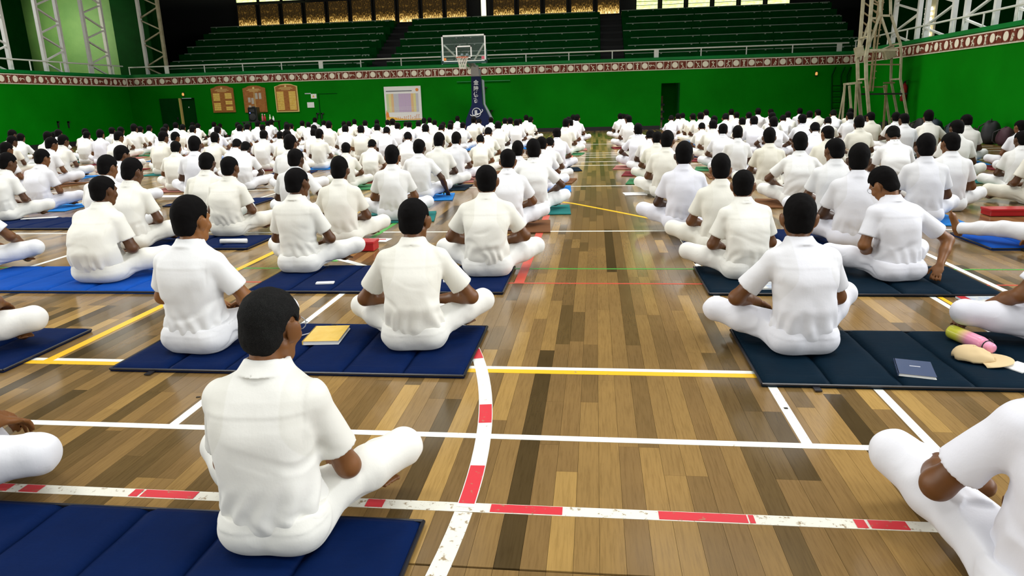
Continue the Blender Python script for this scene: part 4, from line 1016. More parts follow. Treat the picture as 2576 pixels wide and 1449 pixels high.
BAGS = [(2226, 306, 0, .7, 'navy'), (2262, 310, 1, .8, 'black'), (2296, 308, 2, .7, 'olive'), (2318, 306, 0, 1.0, 'black'), (2352, 320, 1, 1.05, 'black'), (2398, 322, 1, .95, 'navy'), (2424, 318, 0, .9, 'black'), (2455, 312, 2, .7, 'olive'), (2492, 334, 0, 1.15, 'black'), (2530, 338, 3, .85, 'plum'), (2572, 350, 2, .75, 'olive')]
where = ['behind the leftmost tower trestle', 'under the fire extinguisher', 'right of the fire extinguisher', 'behind the person with folded arms', 'against the bare stretch of right wall', 'tilted navy one near the two farthest right heads', 'behind the two farthest right heads', 'small one behind the two heads', 'largest in the pile by the right edge', 'plum one in the pile by the right edge', 'olive one lowest at the right edge', 'furthest right against the wall']
for k, (px, py, ci, s_, cn) in enumerate(BAGS):
    g = on_x(px, py, XR - .42); g.z = 0; g.y -= .0
    r = empty('backpack', (g.x, g.y, 0), fr.uniform(-.6, .6) + 1.2); mt = bag_c[ci]
    link(bpy.data.objects.new('sack', blob_mesh('sack', .24*s_, .17*s_, .46*s_, k, mt)), r)
    p_ = link(bpy.data.objects.new('pocket', blob_mesh('pocket', .17*s_, .06*s_, .24*s_, k + 40, mt)), r); p_.location = (0, -.16*s_, .03)
    MB().tube([(.08*s_, .12*s_, .42*s_), (.14*s_, .24*s_, .34*s_), (.13*s_, .25*s_, .12*s_), (.10*s_, .16*s_, .04)], .016, 6).build('strap', MAT['black'], r)
    MB().tube([(-.03, .02, .44*s_), (-.02, .02, .50*s_), (.02, .02, .50*s_), (.03, .02, .44*s_)], .010, 6).build('handle', MAT['black'], r)
    tag(r, '%s school bag on the floor, %s' % (cn if cn != 'plum' else 'dark', where[k]), 'bag', 'school bags along the right wall')

# ---------------------------------------------------------------- folding mats
MAT_T = .028
def fold_mat(x0, x1, y0, y1, mat, n, label, rz=0, name='folding_mat'):
    cx_, cy_ = (x0 + x1)/2, (y0 + y1)/2; r = empty(name, (cx_, cy_, .0022), rz); wd = (x1 - x0)/n; hd = (y1 - y0)/2
    pm = blobless_panel(wd, hd*2, MAT_T, MAT[mat])
    for k in range(n):
        o = link(bpy.data.objects.new('panel', pm), r); o.location = (-(x1 - x0)/2 + wd*(k + .5), 0, 0)
    MB().tube([(-(x1-x0)/2, -hd, .012), ((x1-x0)/2, -hd, .012), ((x1-x0)/2, hd, .012), (-(x1-x0)/2, hd, .012), (-(x1-x0)/2, -hd, .012)], .007, 6).build('piping', MAT['mat_piping'], r)
    MB().box((-(x1-x0)/2 + .22, -hd - .05, .002), (-(x1-x0)/2 + .25, -hd - .005, .008)).build('strap', MAT['mat_piping'], r)
    tag(r, label, 'mat', 'folding mats on the wooden floor'); return r
PANELS = {}
def blobless_panel(wd, dp, th, mat):
    key = (round(wd, 3), round(dp, 3), mat.name)
    if key in PANELS: return PANELS[key]
    nx, ny = 10, 22; bm = bmesh.new(); g = [[None]*(ny + 1) for _ in range(nx + 1)]; sd = len(PANELS)*13
    for i in range(nx + 1):
        for j in range(ny + 1):
            u, v_ = i/nx, j/ny; e = min(u, 1 - u)*wd; e2 = min(v_, 1 - v_)*dp
            z = th*(.42 + .58*min(1, e/.022)**.5*1.0)*(.55 + .45*min(1, e2/.02)**.5) + .0016*float(vnoise(u*3, v_*9, sd))
            g[i][j] = bm.verts.new((-wd/2 + u*wd, -dp/2 + v_*dp, z))
    for i in range(nx):
        for j in range(ny): bm.faces.new((g[i][j], g[i+1][j], g[i+1][j+1], g[i][j+1])).smooth = True
    rim_ = [g[i][0] for i in range(nx + 1)] + [g[nx][j] for j in range(1, ny + 1)] + [g[i][ny] for i in range(nx - 1, -1, -1)] + [g[0][j] for j in range(ny - 1, 0, -1)]
    low = [bm.verts.new((q.co.x, q.co.y, 0)) for q in rim_]
    for i in range(len(rim_)): bm.faces.new((rim_[i], low[i], low[(i+1) % len(low)], rim_[(i+1) % len(rim_)]))
    bm.faces.new(low[::-1]); bmesh.ops.recalc_face_normals(bm, faces=bm.faces)
    me = bpy.data.meshes.new('panel'); bm.to_mesh(me); bm.free(); me.materials.append(mat); PANELS[key] = me; return me
MATS = [(-2.40, -.535, 1.14, 1.89, 'mat_navy', 6, 'navy folding mat under the greying person in the foreground'),
 (-2.48, -.625, 3.09, 3.85, 'mat_navy', 6, 'navy folding mat carrying the yellow exercise book'),
 (-4.95, -3.045, 3.04, 3.70, 'mat_navy', 6, 'navy folding mat corner left of the yellow line'),
 (-2.50, -.63, 4.59, 5.37, 'mat_navy', 6, 'navy folding mat with folded white tissue, behind the yellow-book mat'),
 (-5.00, -3.12, 4.55, 5.32, 'mat_blue', 6, 'bright blue folding mat under the broad-backed person'),
 (-5.05, -3.25, 6.08, 6.70, 'mat_navy', 6, 'navy folding mat with the white paper roll'),
 (.765, 2.62, 3.065, 3.84, 'mat_slate', 6, 'slate folding mat holding the tan cap and bottle'),
 (.765, 2.61, 4.60, 5.37, 'mat_slate', 6, 'slate folding mat between two seated people, with a magazine behind it'),
 (.80, 2.5, 6.15, 6.90, 'mat_navy', 6, 'navy folding mat partly hidden behind the second right row'),
 (3.25, 5.1, 6.02, 6.72, 'mat_blue', 6, 'blue folding mat under the outstretched leg at right'),
 (-7.6, -5.6, 7.2, 7.95, 'mat_navy', 6, 'navy folding mat at the left edge below a knee'),
 (-5.9, -4.6, 8.9, 9.6, 'mat_navy', 4, 'navy folding mat with white paper, left middle rows')]
for a in MATS: fold_mat(*a)

# ---------------------------------------------------------------- small things on mats and floor
def slab(name, px, py, wd, dp, th, rz, mat, label, cat, z=MAT_T + .003, page=None, extra=None):
    g = on_z(px, py, z); r = empty(name, (g.x, g.y, z), rz)
    if page: MB().box((-wd/2 + .004, -dp/2 + .004, .002), (wd/2 - .004, dp/2 - .004, th - .002)).build('pages', MAT[page], r)
    MB().box((-wd/2, -dp/2, th - .002 if page else 0), (wd/2, dp/2, th), .0006).build('cover' if page else 'sheet', MAT[mat], r)
    if page: MB().box((-wd/2, -dp/2, 0), (wd/2, dp/2, .002)).build('back_cover', MAT[page], r); MB().box((-wd/2 - .001, -dp/2, 0), (-wd/2 + .004, dp/2, th)).build('spine', MAT[mat], r)
    if extra: extra(r, wd, dp, th)
    tag(r, label, cat); return r
m = mottled('book_yellow', (.78, .50, .09), (.86, .60, .15), 20, .25); newmat('book_slate', (.06, .085, .16), .25); newmat('tan', (.62, .47, .26), .8); mottled('magazine_print', (.75, .72, .60), (.25, .35, .55), 22, .35)
slab('exercise_book', 823, 847, .20, .27, .022, .10, 'book_yellow', 'yellow exercise book on the navy mat', 'book', page='paper')
slab('notebook', 2300, 931, .155, .20, .014, -.28, 'book_slate', 'slate blue notebook in a clear cover on the slate mat', 'book', page='paper', extra=lambda r, w_, d_, t_: MB().box((-.02, .01, t_), (.025, .018, t_ + .0008)).build('printed_mark', MAT['pale_grey'], r))
slab('magazine', 2487, 760, .30, .19, .012, .05, 'magazine_print', 'colourful magazine on the floor beside the slate mat', 'magazine', z=.0025, page='paper', extra=lambda r, w_, d_, t_: MB().box((-w_/2 + .003, -d_/2 + .002, t_), (-w_/2 + .055, d_/2 - .002, t_ + .0008)).build('red_band', MAT['red_gloss'], r))
slab('magazine', 1925, 720, .20, .17, .010, .1, 'magazine_print', 'magazine half hidden by the nearest person right of the aisle', 'magazine', page='paper')
slab('paper_sheet', 950, 604, .24, .17, .003, -.1, 'paper', 'white paper with a red pen beside the red box', 'paper', z=.002, extra=lambda r, w_, d_, t_: MB().bar((-.03, -.02, t_ + .004), (.08, .02, t_ + .004), .004, .004, 6).build('pen', MAT['red_gloss'], r))
slab('paper_sheet', 818, 713, .13, .05, .010, .15, 'paper', 'folded white tissue on the navy mat, left one', 'tissue')
slab('paper_sheet', 1132, 707, .10, .06, .010, .2, 'paper', 'crumpled white tissue behind the elbow on navy mat', 'tissue')
slab('paper_sheet', 428, 494, .35, .22, .004, .05, 'paper', 'white paper on the navy mat in the left middle rows', 'paper', z=.034)
slab('paper_sheet', 100, 549, .40, .08, .006, .3, 'paper', 'white papers on the navy mat by the left edge', 'paper', z=.034)
slab('paper_sheet', 1597, 488, .30, .28, .006, .1, 'paper', 'white folded paper on the floor right of the aisle', 'paper', z=.0025)
slab('paper_sheet', 2565, 925, .12, .10, .006, .5, 'paper', 'white paper corner at the right edge on slate mat', 'paper')
slab('paper_sheet', 1955, 466, .6, .2, .006, .1, 'paper', 'pale papers behind the second row right of the aisle', 'paper', z=.0025)
# red box the seated pair leans on
g = on_z(905, 622, 0); o = MB().box((-.12, -.08, 0), (.12, .08, .085), .008).build('storage_box', MAT['red_gloss']); o.location = (g.x + .08, g.y - .12, .0025); MB().box((-.125, -.085, .066), (.125, .085, .09), .004).build('lid', MAT['red_gloss'], o); tag(o, 'red box under the person beside the white paper', 'box')
g = on_z(2402, 524, 0); o = MB().box((-.20, -.10, 0), (.20, .10, .07), .008).build('storage_box', MAT['red_gloss']); o.location = (4.28, 7.78, .0025); MB().box((-.205, -.105, .05), (.205, .105, .075), .004).build('lid', MAT['red_gloss'], o); tag(o, 'flat red box near the outstretched bare foot', 'box')
# roll of paper
g = on_z(588, 607, .05); r = empty('paper_roll', (g.x, g.y, MAT_T + .003), .06); MB().bar((-.13, 0, .022), (.13, 0, .022), .022, .022, 16).build('roll', MAT['paper'], r, True); MB().bar((-.132, 0, .022), (-.128, 0, .022), .012, .012, 12).build('core', MAT['pale_grey'], r)
tag(r, 'white paper roll on the navy mat', 'roll')
# drinking bottle, yellow to pink
a, b_ = on_z(2392, 832, .07), on_z(2487, 872, .07); d = (b_ - a); d.z = 0; L = d.length*1.12
m = newmat('bottle_fade', (.8, .3, .5), .25, .5); sp = nd(m, 'ShaderNodeSeparateXYZ'); tc = nd(m, 'ShaderNodeTexCoord'); lk(m, tc.outputs['Object'], sp.inputs[0]); mr = nd(m, 'ShaderNodeMapRange'); lk(m, sp.outputs[2], mr.inputs[0]); mr.inputs[1].default_value = .25*L; mr.inputs[2].default_value = .52*L
lk(m, mixc(m, mr.outputs[0], (.66, .66, .06), (.80, .30, .45)), bsdf(m).inputs['Base Color'])
bt = empty('water_bottle', (a.x, a.y, MAT_T + .003 + .037))
bt.rotation_euler = d.to_track_quat('Z', 'Y').to_euler()
MB().lathe([(.028, 0), (.036, .006), (.037, .02), (.037, L*.72), (.033, L*.79), (.026, L*.82)], 28).build('flask', m, bt, True)
MB().lathe([(.027, L*.82), (.028, L*.84), (.026, L*.95), (.022, L*.985), (.012, L)], 24).build('cap', newmat('bottle_pink', (.80, .32, .48), .3), bt, True)
MB().tube([(.028*math.cos(t), .028*math.sin(t), L*.86) for t in np.linspace(0, 6.28, 14)], .0035, 6).tube([(.03, 0, L*.86), (.045, .015, L*.80), (.048, .02, L*.70), (.040, .0, L*.62), (.038, -.015, L*.70), (.03, 0, L*.86)], .0032, 6).build('cord', MAT['black'], bt)
tag(bt, 'yellow and pink water bottle lying on the slate mat', 'bottle')
# tan cap lying on its side
g = on_z(2448, 892, .05); cp = empty('baseball_cap', (g.x - .01, g.y - .02, MAT_T + .0105), -.40); cp.scale = (1.0, 1.0, .8)
bm = bmesh.new(); bmesh.ops.create_uvsphere(bm, u_segments=26, v_segments=16, radius=1)
bmesh.ops.delete(bm, geom=[v_ for v_ in bm.verts if v_.co.z < -.02], context='VERTS')
for v_ in bm.verts:
    c = v_.co; cr = .012*float(vnoise(c.x*3, c.y*3, c.z*3, 4)); v_.co = Vector((c.x*.090 + cr, c.y*.078, c.z*.075*(1 - .25*c.x) + cr*.8 + .003))
me = bpy.data.meshes.new('crown'); bm.to_mesh(me); bm.free(); me.materials.append(MAT['tan']); me.polygons.foreach_set('use_smooth', np.ones(len(me.polygons), bool))
o = link(bpy.data.objects.new('crown', me), cp); sm = o.modifiers.new('thick', 'SOLIDIFY'); sm.thickness = .003
bm = bmesh.new(); rows = []
for i in range(7):
    u = i/6; row = []
    for j in range(15):
        t = -1.15 + 2.3*j/14; rr_ = .082 + u*.075*math.cos(t*.95)**.8; row.append(bm.verts.new((rr_*math.cos(t)*1.05, rr_*math.sin(t)*.95, .006 + .020*(1 - (t/1.15)**2)*u - .012*u*u)))
    rows.append(row)
for A_, B_ in zip(rows[:-1], rows[1:]):
    for j in range(14): bm.faces.new((A_[j], A_[j+1], B_[j+1], B_[j])).smooth = True
me = bpy.data.meshes.new('brim'); bm.to_mesh(me); bm.free(); me.materials.append(MAT['tan']); o = link(bpy.data.objects.new('brim', me), cp); sm = o.modifiers.new('thick', 'SOLIDIFY'); sm.thickness = .004
MB().lathe([(.007, .074), (.006, .080), (.001, .082)], 10).build('button', MAT['tan'], cp); tag(cp, 'tan baseball cap resting on the slate mat', 'cap')
# pencil beside the yellow book
g = on_z(785, 835, .04); o = MB().bar((-.07, 0, .004), (.06, 0, .004), .0038, .0038, 6).bar((.06, 0, .004), (.075, 0, .004), .0038, .0006, 6).build('pencil', MAT['pale_grey']); o.location = (g.x, g.y, MAT_T + .004); o.rotation_euler = (0, 0, .9); tag(o, 'pale pencil left of the yellow exercise book', 'pencil')
# ---------------------------------------------------------------- people
SLOUCH = [(0, 0), (.12, -.02), (.25, -.055), (.40, -.03), (.52, .05), (.60, .10)]
BOW = [(0, 0), (.12, -.015), (.25, -.05), (.38, -.02), (.50, .09), (.60, .17)]
UP = [(0, 0), (.12, -.008), (.25, -.018), (.40, -.02), (.52, .0), (.60, .018)]
POSE = {
 'upright': dict(spine=UP, head=(0, -2, 0), seed=2),
 'lap': dict(head=(-6, -10, 0), seed=3, hair=1),
 'slouch': dict(spine=SLOUCH, head=(4, -16, 2), seed=4, wrist=((-.05, .33, .16), (.07, .34, .16)), elbow=((-.26, .12, .27), (.26, .12, .27))),
 'bowed': dict(spine=BOW, head=(0, -42, 0), seed=5, elbow=((-.25, .17, .26), (.25, .17, .26)), wrist=((-.06, .38, .14), (.08, .38, .14))),
 'right': dict(spine=SLOUCH, head=(-20, -16, 0), seed=6, hair=1),
 'left': dict(head=(24, -12, 0), seed=7),
 'wide': dict(spine=SLOUCH, head=(5, -8, 0), seed=8, elbow=((-.33, .08, .30), (.33, .08, .30)), wrist=((-.20, .28, .20), (.20, .28, .20)), hair=1),
 'propped': dict(head=(-10, -6, 3), seed=9, elbow=((-.25, .08, .27), (.31, .0, .28)), wrist=((-.08, .28, .19), (.36, .14, .10))),
 'kneeup': dict(spine=SLOUCH, head=(6, -8, 0), seed=10, knee=((-.37, .29, .155), (.17, .30, .40)), ankle=((-.13, .40, .075), (.14, .42, .08)), toe=((-.30, .36, .04), (.16, .60, .03)), elbow=((-.24, .12, .28), (.34, .20, .36)), wrist=((.02, .36, .30), (.12, .36, .33))),
}
ROLES = ('body', 'hair', 'shirt', 'trousers')
LOD = {}
def figure(pose, res):
    if (pose, res) not in LOD: LOD[(pose, res)] = build_figure('%s' % pose, res, **POSE[pose])
    return LOD[(pose, res)]
pr = random.Random(21)
eye_me = None
def add_person(fig, x, y, z, rz, s, label, tone=None, cloth=None, grey=0, vest=None, glasses=False, eyes=False, group=None):
    b = bpy.data.objects.new('person', fig['body']); col.objects.link(b); b.location = (x, y, z); b.rotation_euler = (0, 0, rz); b.scale = (s, s, s)
    b['tone'] = float(pr.uniform(.1, .75) if tone is None else tone); cl = pr.random() if cloth is None else cloth
    for rname in ROLES[1:]:
        o = bpy.data.objects.new(rname, fig[rname]); col.objects.link(o); o.parent = b
        o['tone'] = float(min(1, max(0, cl + (pr.uniform(-.1, .2) if rname == 'trousers' else 0)))); o['grey'] = float(grey); o['vest'] = float(pr.choice((0, .5, 1)) if vest is None else vest)
    hc = Vector(fig['hc']); M3 = Matrix(fig['M'].tolist())
    if glasses:
        g = MB()
        for sx in (-1, 1):
            g.tube([hc + M3 @ Vector((sx*.034 + .026*math.cos(t), .103, .004 + .021*math.sin(t))) for t in np.linspace(0, 6.283, 15)], .0016, 5)
            g.tube([hc + M3 @ Vector(q) for q in ((sx*.060, .102, .012), (sx*.079, .085, .012), (sx*.090, .012, .010), (sx*.089, .0, .006))], .0012, 5)
        g.bar(hc + M3 @ Vector((-.009, .105, .008)), hc + M3 @ Vector((.009, .105, .008)), .0016, .0016, 5); g.build('spectacles', MAT['steel'], b)
    if eyes:
        for sx in (-1, 1): MB().ball(hc + M3 @ Vector((sx*.031, .078, .003)), .0125, 10).build('eye', MAT['eye'], b, True)
    tag(b, label, 'person', group); return b
m = newmat('eye', (.55, .52, .48), .2); 

def base_at(px, py, z, rz, back=.105):
    """point under the pelvis when (px,py) is the rear contact of the seat with the mat"""
    g = on_z(px, py, z); f = Vector((-math.sin(rz), math.cos(rz), 0)); return g + f*back
D = math.radians
PZ = MAT_T + .0055
near = []
def near_person(px, py, rz, h, label, s=1.0, z=PZ, **kw):
    opt = {k: kw.pop(k) for k in ('tone', 'cloth', 'grey', 'vest', 'glasses', 'xy') if k in kw}
    xy = opt.pop('xy', None); rz = D(rz)
    fig = build_figure('near%d' % len(near), h, **kw)
    g = base_at(px, py, z + .01, rz) if xy is None else Vector((*xy, 0))
    b = add_person(fig, g.x, g.y, z, rz, s, label, eyes=True, group='people seated on the floor', **opt); near.append((g.x, g.y)); return b
GREY_LAP = dict(elbow=((-.21, .09, .215), (.212, .085, .212)), wrist=((-.07, .29, .17), (.06, .29, .16)), knee=((-.34, .29, .165), (.345, .30, .168)))
near_person(676, 1392, 2, 0.0055, 'person with greying hair and spectacles seated in the foreground', 0.925, spine=[(0, 0), (.12, -.016), (.25, -.034), (.40, -.03), (.52, .004), (.60, .03)], head=(-14, -13, 0), seed=31, grey=1, tone=.62, cloth=.42, vest=.8, glasses=True, hem=.062, nape=-.086, belly=1.03, build=.95, **GREY_LAP)
near_person(1042, 878, 6, 0.0063, 'person with elbows out on thighs beside the yellow exercise book', 0.94, spine=[(0, 0), (.12, -.02), (.25, -.05), (.40, -.02), (.52, .05), (.60, .09)], head=(-14, -10, 0), seed=33, tone=.55, cloth=.30, vest=.7, elbow=((-.30, .09, .255), (.315, .10, .25)), wrist=((-.14, .25, .21), (.10, .24, .20)), build=.99, knee=((-.36, .27, .16), (.37, .30, .17)))
near_person(478, 884, -6, 0.0066, 'person turned slightly right on the mat behind the greying foreground person', 0.978, spine=UP, head=(-12, -4, 0), seed=34, hair=1, tone=.85, cloth=.62, vest=0, nape=-.072, elbow=((-.25, .05, .27), (.26, .08, .27)))
near_person(2032, 889, 8, 0.0063, 'person nearest right of the aisle on the slate mat', 0.935, spine=[(0, 0), (.12, -.018), (.25, -.045), (.40, -.03), (.52, .025), (.60, .06)], head=(-20, -8, 0), seed=35, hair=2, tone=.5, cloth=.85, vest=.9, elbow=((-.32, .10, .27), (.24, .09, .26)), wrist=((-.14, .28, .19), (.10, .30, .19)), knee=((-.38, .27, .155), (.35, .25, .23)), ankle=((-.13, .40, .075), (.10, .36, .065)), lx=[(0, 0), (.6, -.02)], hem=.055)
near_person(240, 707, -4, 0.0078, 'broad-backed person in tight shirt on the bright blue mat', 0.950, spine=SLOUCH, head=(-14, -8, 0), seed=36, tone=.3, cloth=.28, vest=.3, belly=1.22, build=1.07)
near_person(746, 683, -3, 0.0078, 'slim person with spectacles on the navy mat beside the red box', 0.969, spine=UP, head=(-16, -5, 0), seed=37, tone=.3, cloth=.32, vest=.2, build=.94, nape=-.07)
near_person(1226, 692, 4, 0.0078, 'person with protruding ears seated at the left aisle edge, second row', 0.969, spine=SLOUCH, head=(4, -6, 0), seed=38, tone=.5, cloth=.34, vest=1, build=1.04, elbow=((-.29, .08, .28), (.29, .08, .28)))
near_person(1884, 699, 10, 0.0078, 'person with protruding ears at the left end of the second slate mat', 0.902, spine=SLOUCH, head=(-22, -8, 0), seed=39, tone=.45, cloth=.36, vest=.5, nape=-.08)
near_person(2276, 704, 12, 0.0078, 'person with spectacles looking down, one hand behind the hip', 0.921, spine=[(0, 0), (.12, .0), (.25, -.005), (.40, .0), (.52, .04), (.60, .08)], lx=[(0, 0), (.6, -.05)], head=(24, -32, -6), seed=40, hair=1, tone=.7, cloth=.88, vest=0, glasses=True, elbow=((-.25, .02, .26), (.40, .0, .27)), wrist=((-.12, .17, .14), (.26, -.12, .12)))
near_person(568, 592, -2, 0.0078, 'person with wrinkled shirt seated by the white paper roll', 0.950, spine=SLOUCH, head=(-4, -8, 0), seed=41, tone=.35, cloth=.2, vest=.2)
# people cut by the picture's edges (placed by the knee or leg that shows)
def by_knee(px, py, z, side, rz, s, kneel=None):
    g = on_z(px, py, z); k = Vector(kneel or (.37*side, .29, 0)) * s; c, n = math.cos(D(rz)), math.sin(D(rz))
    return (g.x - (c*k.x - n*k.y), g.y - (n*k.x + c*k.y))
near_person(0, 0, -28, 0.007, 'person at the left edge whose knee rests before the foreground mat', 0.997, xy=by_knee(120, 1165, .13, 1, -28, 1.05), seed=43, tone=.6, cloth=.9, vest=0, toe=((-.30, .36, .04), (.31, .27, .04)), ankle=((.16, .26, .06), (.13, .33, .065)), knee=((-.37, .29, .155), (.37, .29, .135)))
near_person(0, 0, -14, 0.0085, 'person at the left edge with forearm on thigh beside the yellow line', 0.988, xy=by_knee(100, 815, .15, 1, -14, 1.04), seed=44, tone=.55, cloth=.45, vest=0, elbow=((-.25, .07, .27), (.28, .14, .29)), wrist=((-.09, .27, .19), (.10, .30, .22)))
near_person(0, 0, -8, 0.0085, 'person at the left edge resting an arm, knee on the bright blue mat', 0.950, xy=by_knee(100, 630, .15, 1, -8, 1.0), seed=45, tone=.5, cloth=.5, vest=0, elbow=((-.25, .07, .27), (.29, .14, .28)), wrist=((-.09, .27, .19), (.20, .30, .20)))
near_person(0, 0, -10, 0.007, 'person cut by the lower right corner, knee and sleeve showing', 0.997, xy=(1.17, 1.66), z=.002, seed=46, tone=.5, cloth=.95, vest=0, elbow=((-.27, .10, .26), (.25, .08, .27)), wrist=((-.20, .32, .22), (.09, .28, .19)), knee=((-.31, .36, .21), (.37, .29, .155)), ankle=((-.06, .47, .075), (.13, .33, .065)), toe=((-.24, .46, .04), (.31, .27, .04)), lx=[(0, 0), (.6, .03)])
near_person(0, 0, 34, 0.0085, 'person at the right edge beside the yellow and pink bottle', 0.950, xy=by_knee(2410, 812, .12, -1, 34, 1.0), seed=47, tone=.55, cloth=.9, vest=0, elbow=((-.25, .09, .28), (.25, .08, .27)), wrist=((-.20, .26, .18), (.09, .28, .19)), spine=UP)
near_person(0, 0, 38, 0.0085, 'person at the right edge with one leg outstretched and foot bare', 0.950, xy=by_knee(2400, 575, .10, -1, 38, .95, (-.17, .86, 0)), seed=48, tone=.7, cloth=.8, vest=0, knee=((-.20, .44, .13), (.36, .28, .15)), ankle=((-.16, .84, .075), (.13, .36, .065)), toe=((-.20, .90, .24), (.0, .30, .04)), elbow=((-.25, .03, .27), (.26, .08, .27)), wrist=((-.20, .20, .12), (.09, .28, .19)))
near_person(0, 0, 20, 0.0085, 'person at the right edge in cream trousers behind the outstretched leg', 0.950, xy=by_knee(2480, 478, .14, -1, 20, 1.0), z=.002, seed=49, tone=.3, cloth=.05, vest=0)
near_person(0, 0, 15, 0.0085, 'person at the right edge beside the small blue mat', 0.950, xy=by_knee(2505, 415, .14, -1, 15, 1.0), z=.002, seed=50, tone=.5, cloth=.8, vest=0)

# heads read from the photograph: tile origin, then (x, top, width) in 5.99x enlarged pixels, pose letter
PL = {'u': 'upright', 'l': 'lap', 's': 'slouch', 'b': 'bowed', 'r': 'right', 'f': 'left', 'w': 'wide', 'p': 'propped', 'k': 'kneeup'}
TILES = [
 (0, [(165,350,120,'r'),(300,395,110,'s'),(160,445,120,'r'),(65,545,150,'r'),(705,370,130,'l'),(800,365,80,'s'),(875,335,95,'s'),(750,470,160,'r'),(930,430,140,'r'),(1275,320,90,'s'),(1290,355,95,'s'),(1500,345,110,'l'),(1680,295,80,'u'),(1810,295,90,'s'),(1770,375,125,'r'),(2010,260,105,'l'),(2105,280,85,'s'),(2240,265,90,'s'),(2495,245,80,'u'),(2460,300,110,'s'),(2440,375,140,'r'),(80,735,180,'r'),(600,655,190,'r'),(1800,585,190,'r'),(1580,780,240,'r'),(1950,830,270,'r')]),
 (430, [(65,220,90,'u'),(170,250,75,'s'),(325,220,80,'u'),(400,235,70,'s'),(320,280,90,'l'),(640,215,75,'u'),(735,240,60,'s'),(695,285,95,'s'),(1000,220,75,'u'),(1030,260,95,'s'),(1145,240,90,'s'),(1300,200,85,'l'),(1375,255,75,'s'),(1390,345,105,'s'),(1450,200,65,'s'),(1510,185,70,'l'),(655,390,120,'w'),(50,385,105,'r'),(60,515,140,'s'),(345,475,195,'l'),(985,480,125,'b'),(1115,510,140,'b'),(520,690,220,'s'),(1735,215,70,'s'),(1745,240,100,'s'),(1805,240,70,'s'),(1740,345,130,'s'),(1640,365,90,'s'),(1785,450,190,'l'),(1855,615,225,'p'),(1975,195,65,'u'),(2065,215,70,'s'),(2165,150,65,'u'),(2150,260,85,'s'),(2145,315,100,'s'),(2230,340,115,'l'),(2300,195,60,'s'),(2375,215,95,'l'),(2520,755,250,'l')]),
 (860, [(25,205,60,'s'),(100,205,65,'s'),(185,175,60,'u'),(45,265,95,'s'),(345,190,70,'s'),(525,180,65,'u'),(280,265,100,'s'),(525,240,85,'s'),(670,295,90,'b'),(685,185,65,'s'),(760,165,80,'u'),(835,230,80,'s'),(960,210,60,'s'),(1010,215,75,'s'),(1150,195,65,'s'),(1235,160,75,'l'),(1320,150,65,'u'),(1255,245,100,'s'),(1395,185,65,'s'),(1525,215,60,'b'),(1500,255,85,'b'),(1640,190,65,'s'),(1630,240,75,'s'),(1740,125,65,'u'),(1820,225,75,'s'),(1985,140,80,'l'),(2065,165,65,'b'),(2245,145,60,'u'),(2350,210,95,'s'),(2455,155,70,'s'),(2535,150,80,'s'),(2205,305,105,'b'),(990,375,110,'b'),(450,490,115,'b'),(55,540,115,'s'),(1720,390,125,'l'),(1460,400,145,'l'),(2085,440,110,'b'),(1150,485,170,'p'),(745,600,215,'l'),(2495,640,225,'s')]),
 (1290, [(55,180,75,'s'),(105,170,60,'s'),(200,110,65,'u'),(265,145,65,'r'),(910,105,70,'s'),(965,110,75,'r'),(840,145,80,'s'),(800,180,100,'l'),(865,180,80,'s'),(660,315,110,'s'),(555,460,120,'b'),(430,450,130,'s'),(310,505,180,'w'),(70,530,170,'l'),(1620,85,70,'u'),(1670,95,55,'s'),(1720,100,65,'s'),(1750,120,95,'f'),(1885,240,95,'s'),(1895,260,115,'w'),(2075,345,115,'b'),(2180,370,130,'s'),(2330,360,195,'l'),(2390,115,70,'b'),(2490,85,75,'s'),(2560,80,70,'s'),(2580,580,250,'l')]),
 (1720, [(145,85,80,'f'),(255,75,85,'s'),(345,30,85,'f'),(275,235,90,'b'),(445,190,100,'s'),(595,250,120,'s'),(635,85,85,'b'),(720,20,75,'u'),(800,65,75,'s'),(985,65,75,'s'),(1125,5,90,'u'),(815,295,130,'l'),(885,155,85,'s'),(1140,130,105,'s'),(1360,155,110,'w'),(1320,20,70,'f'),(1335,75,95,'s'),(1500,110,80,'b'),(1575,55,75,'s'),(1755,5,70,'u'),(1755,95,115,'k'),(1900,55,85,'s'),(2030,25,75,'f'),(2260,30,95,'b'),(2520,10,80,'u'),(2515,70,90,'f'),(1985,230,125,'b'),(1295,315,170,'l'),(1765,400,200,'w'),(2190,270,160,'f'),(2305,505,240,'f'),(560,775,285,'l'),(2140,150,90,'b'),(460,120,80,'s')]),
 (2146, [(280,65,105,'f'),(205,120,70,'f'),(100,130,155,'l'),(655,75,115,'k'),(785,95,130,'f'),(1150,45,140,'w'),(1730,110,140,'f'),(1590,195,180,'f'),(615,285,190,'b'),(1110,430,255,'l'),(1510,370,220,'f'),(100,620,290,'l'),(2545,200,130,'f'),(2580,360,180,'f')]),
]
ppl = []
for x0, lst in TILES:
    for X, Y, W_, c in lst:
        px, py = x0 + X/5.99, 270 + Y/5.99
        pose = PL[c]; top = figure(pose, .018)['top']; hy = float(figure(pose, .018)['hc'][1])
        d = ray(px, py)
        want = .172*F_PX/(W_/5.99)                 # distance from the head's width
        t1 = (top - CAM_H)/d[2] if d[2] < 0 else 1e3   # distance from the head's height
        Yw, Yh = want*.97, t1*d[1]
        Yy = min(27.6, .35*min(Yw, 30) + .65*min(Yh, 30)); 
        ppl.append([px, py, pose, top, hy, Yy])
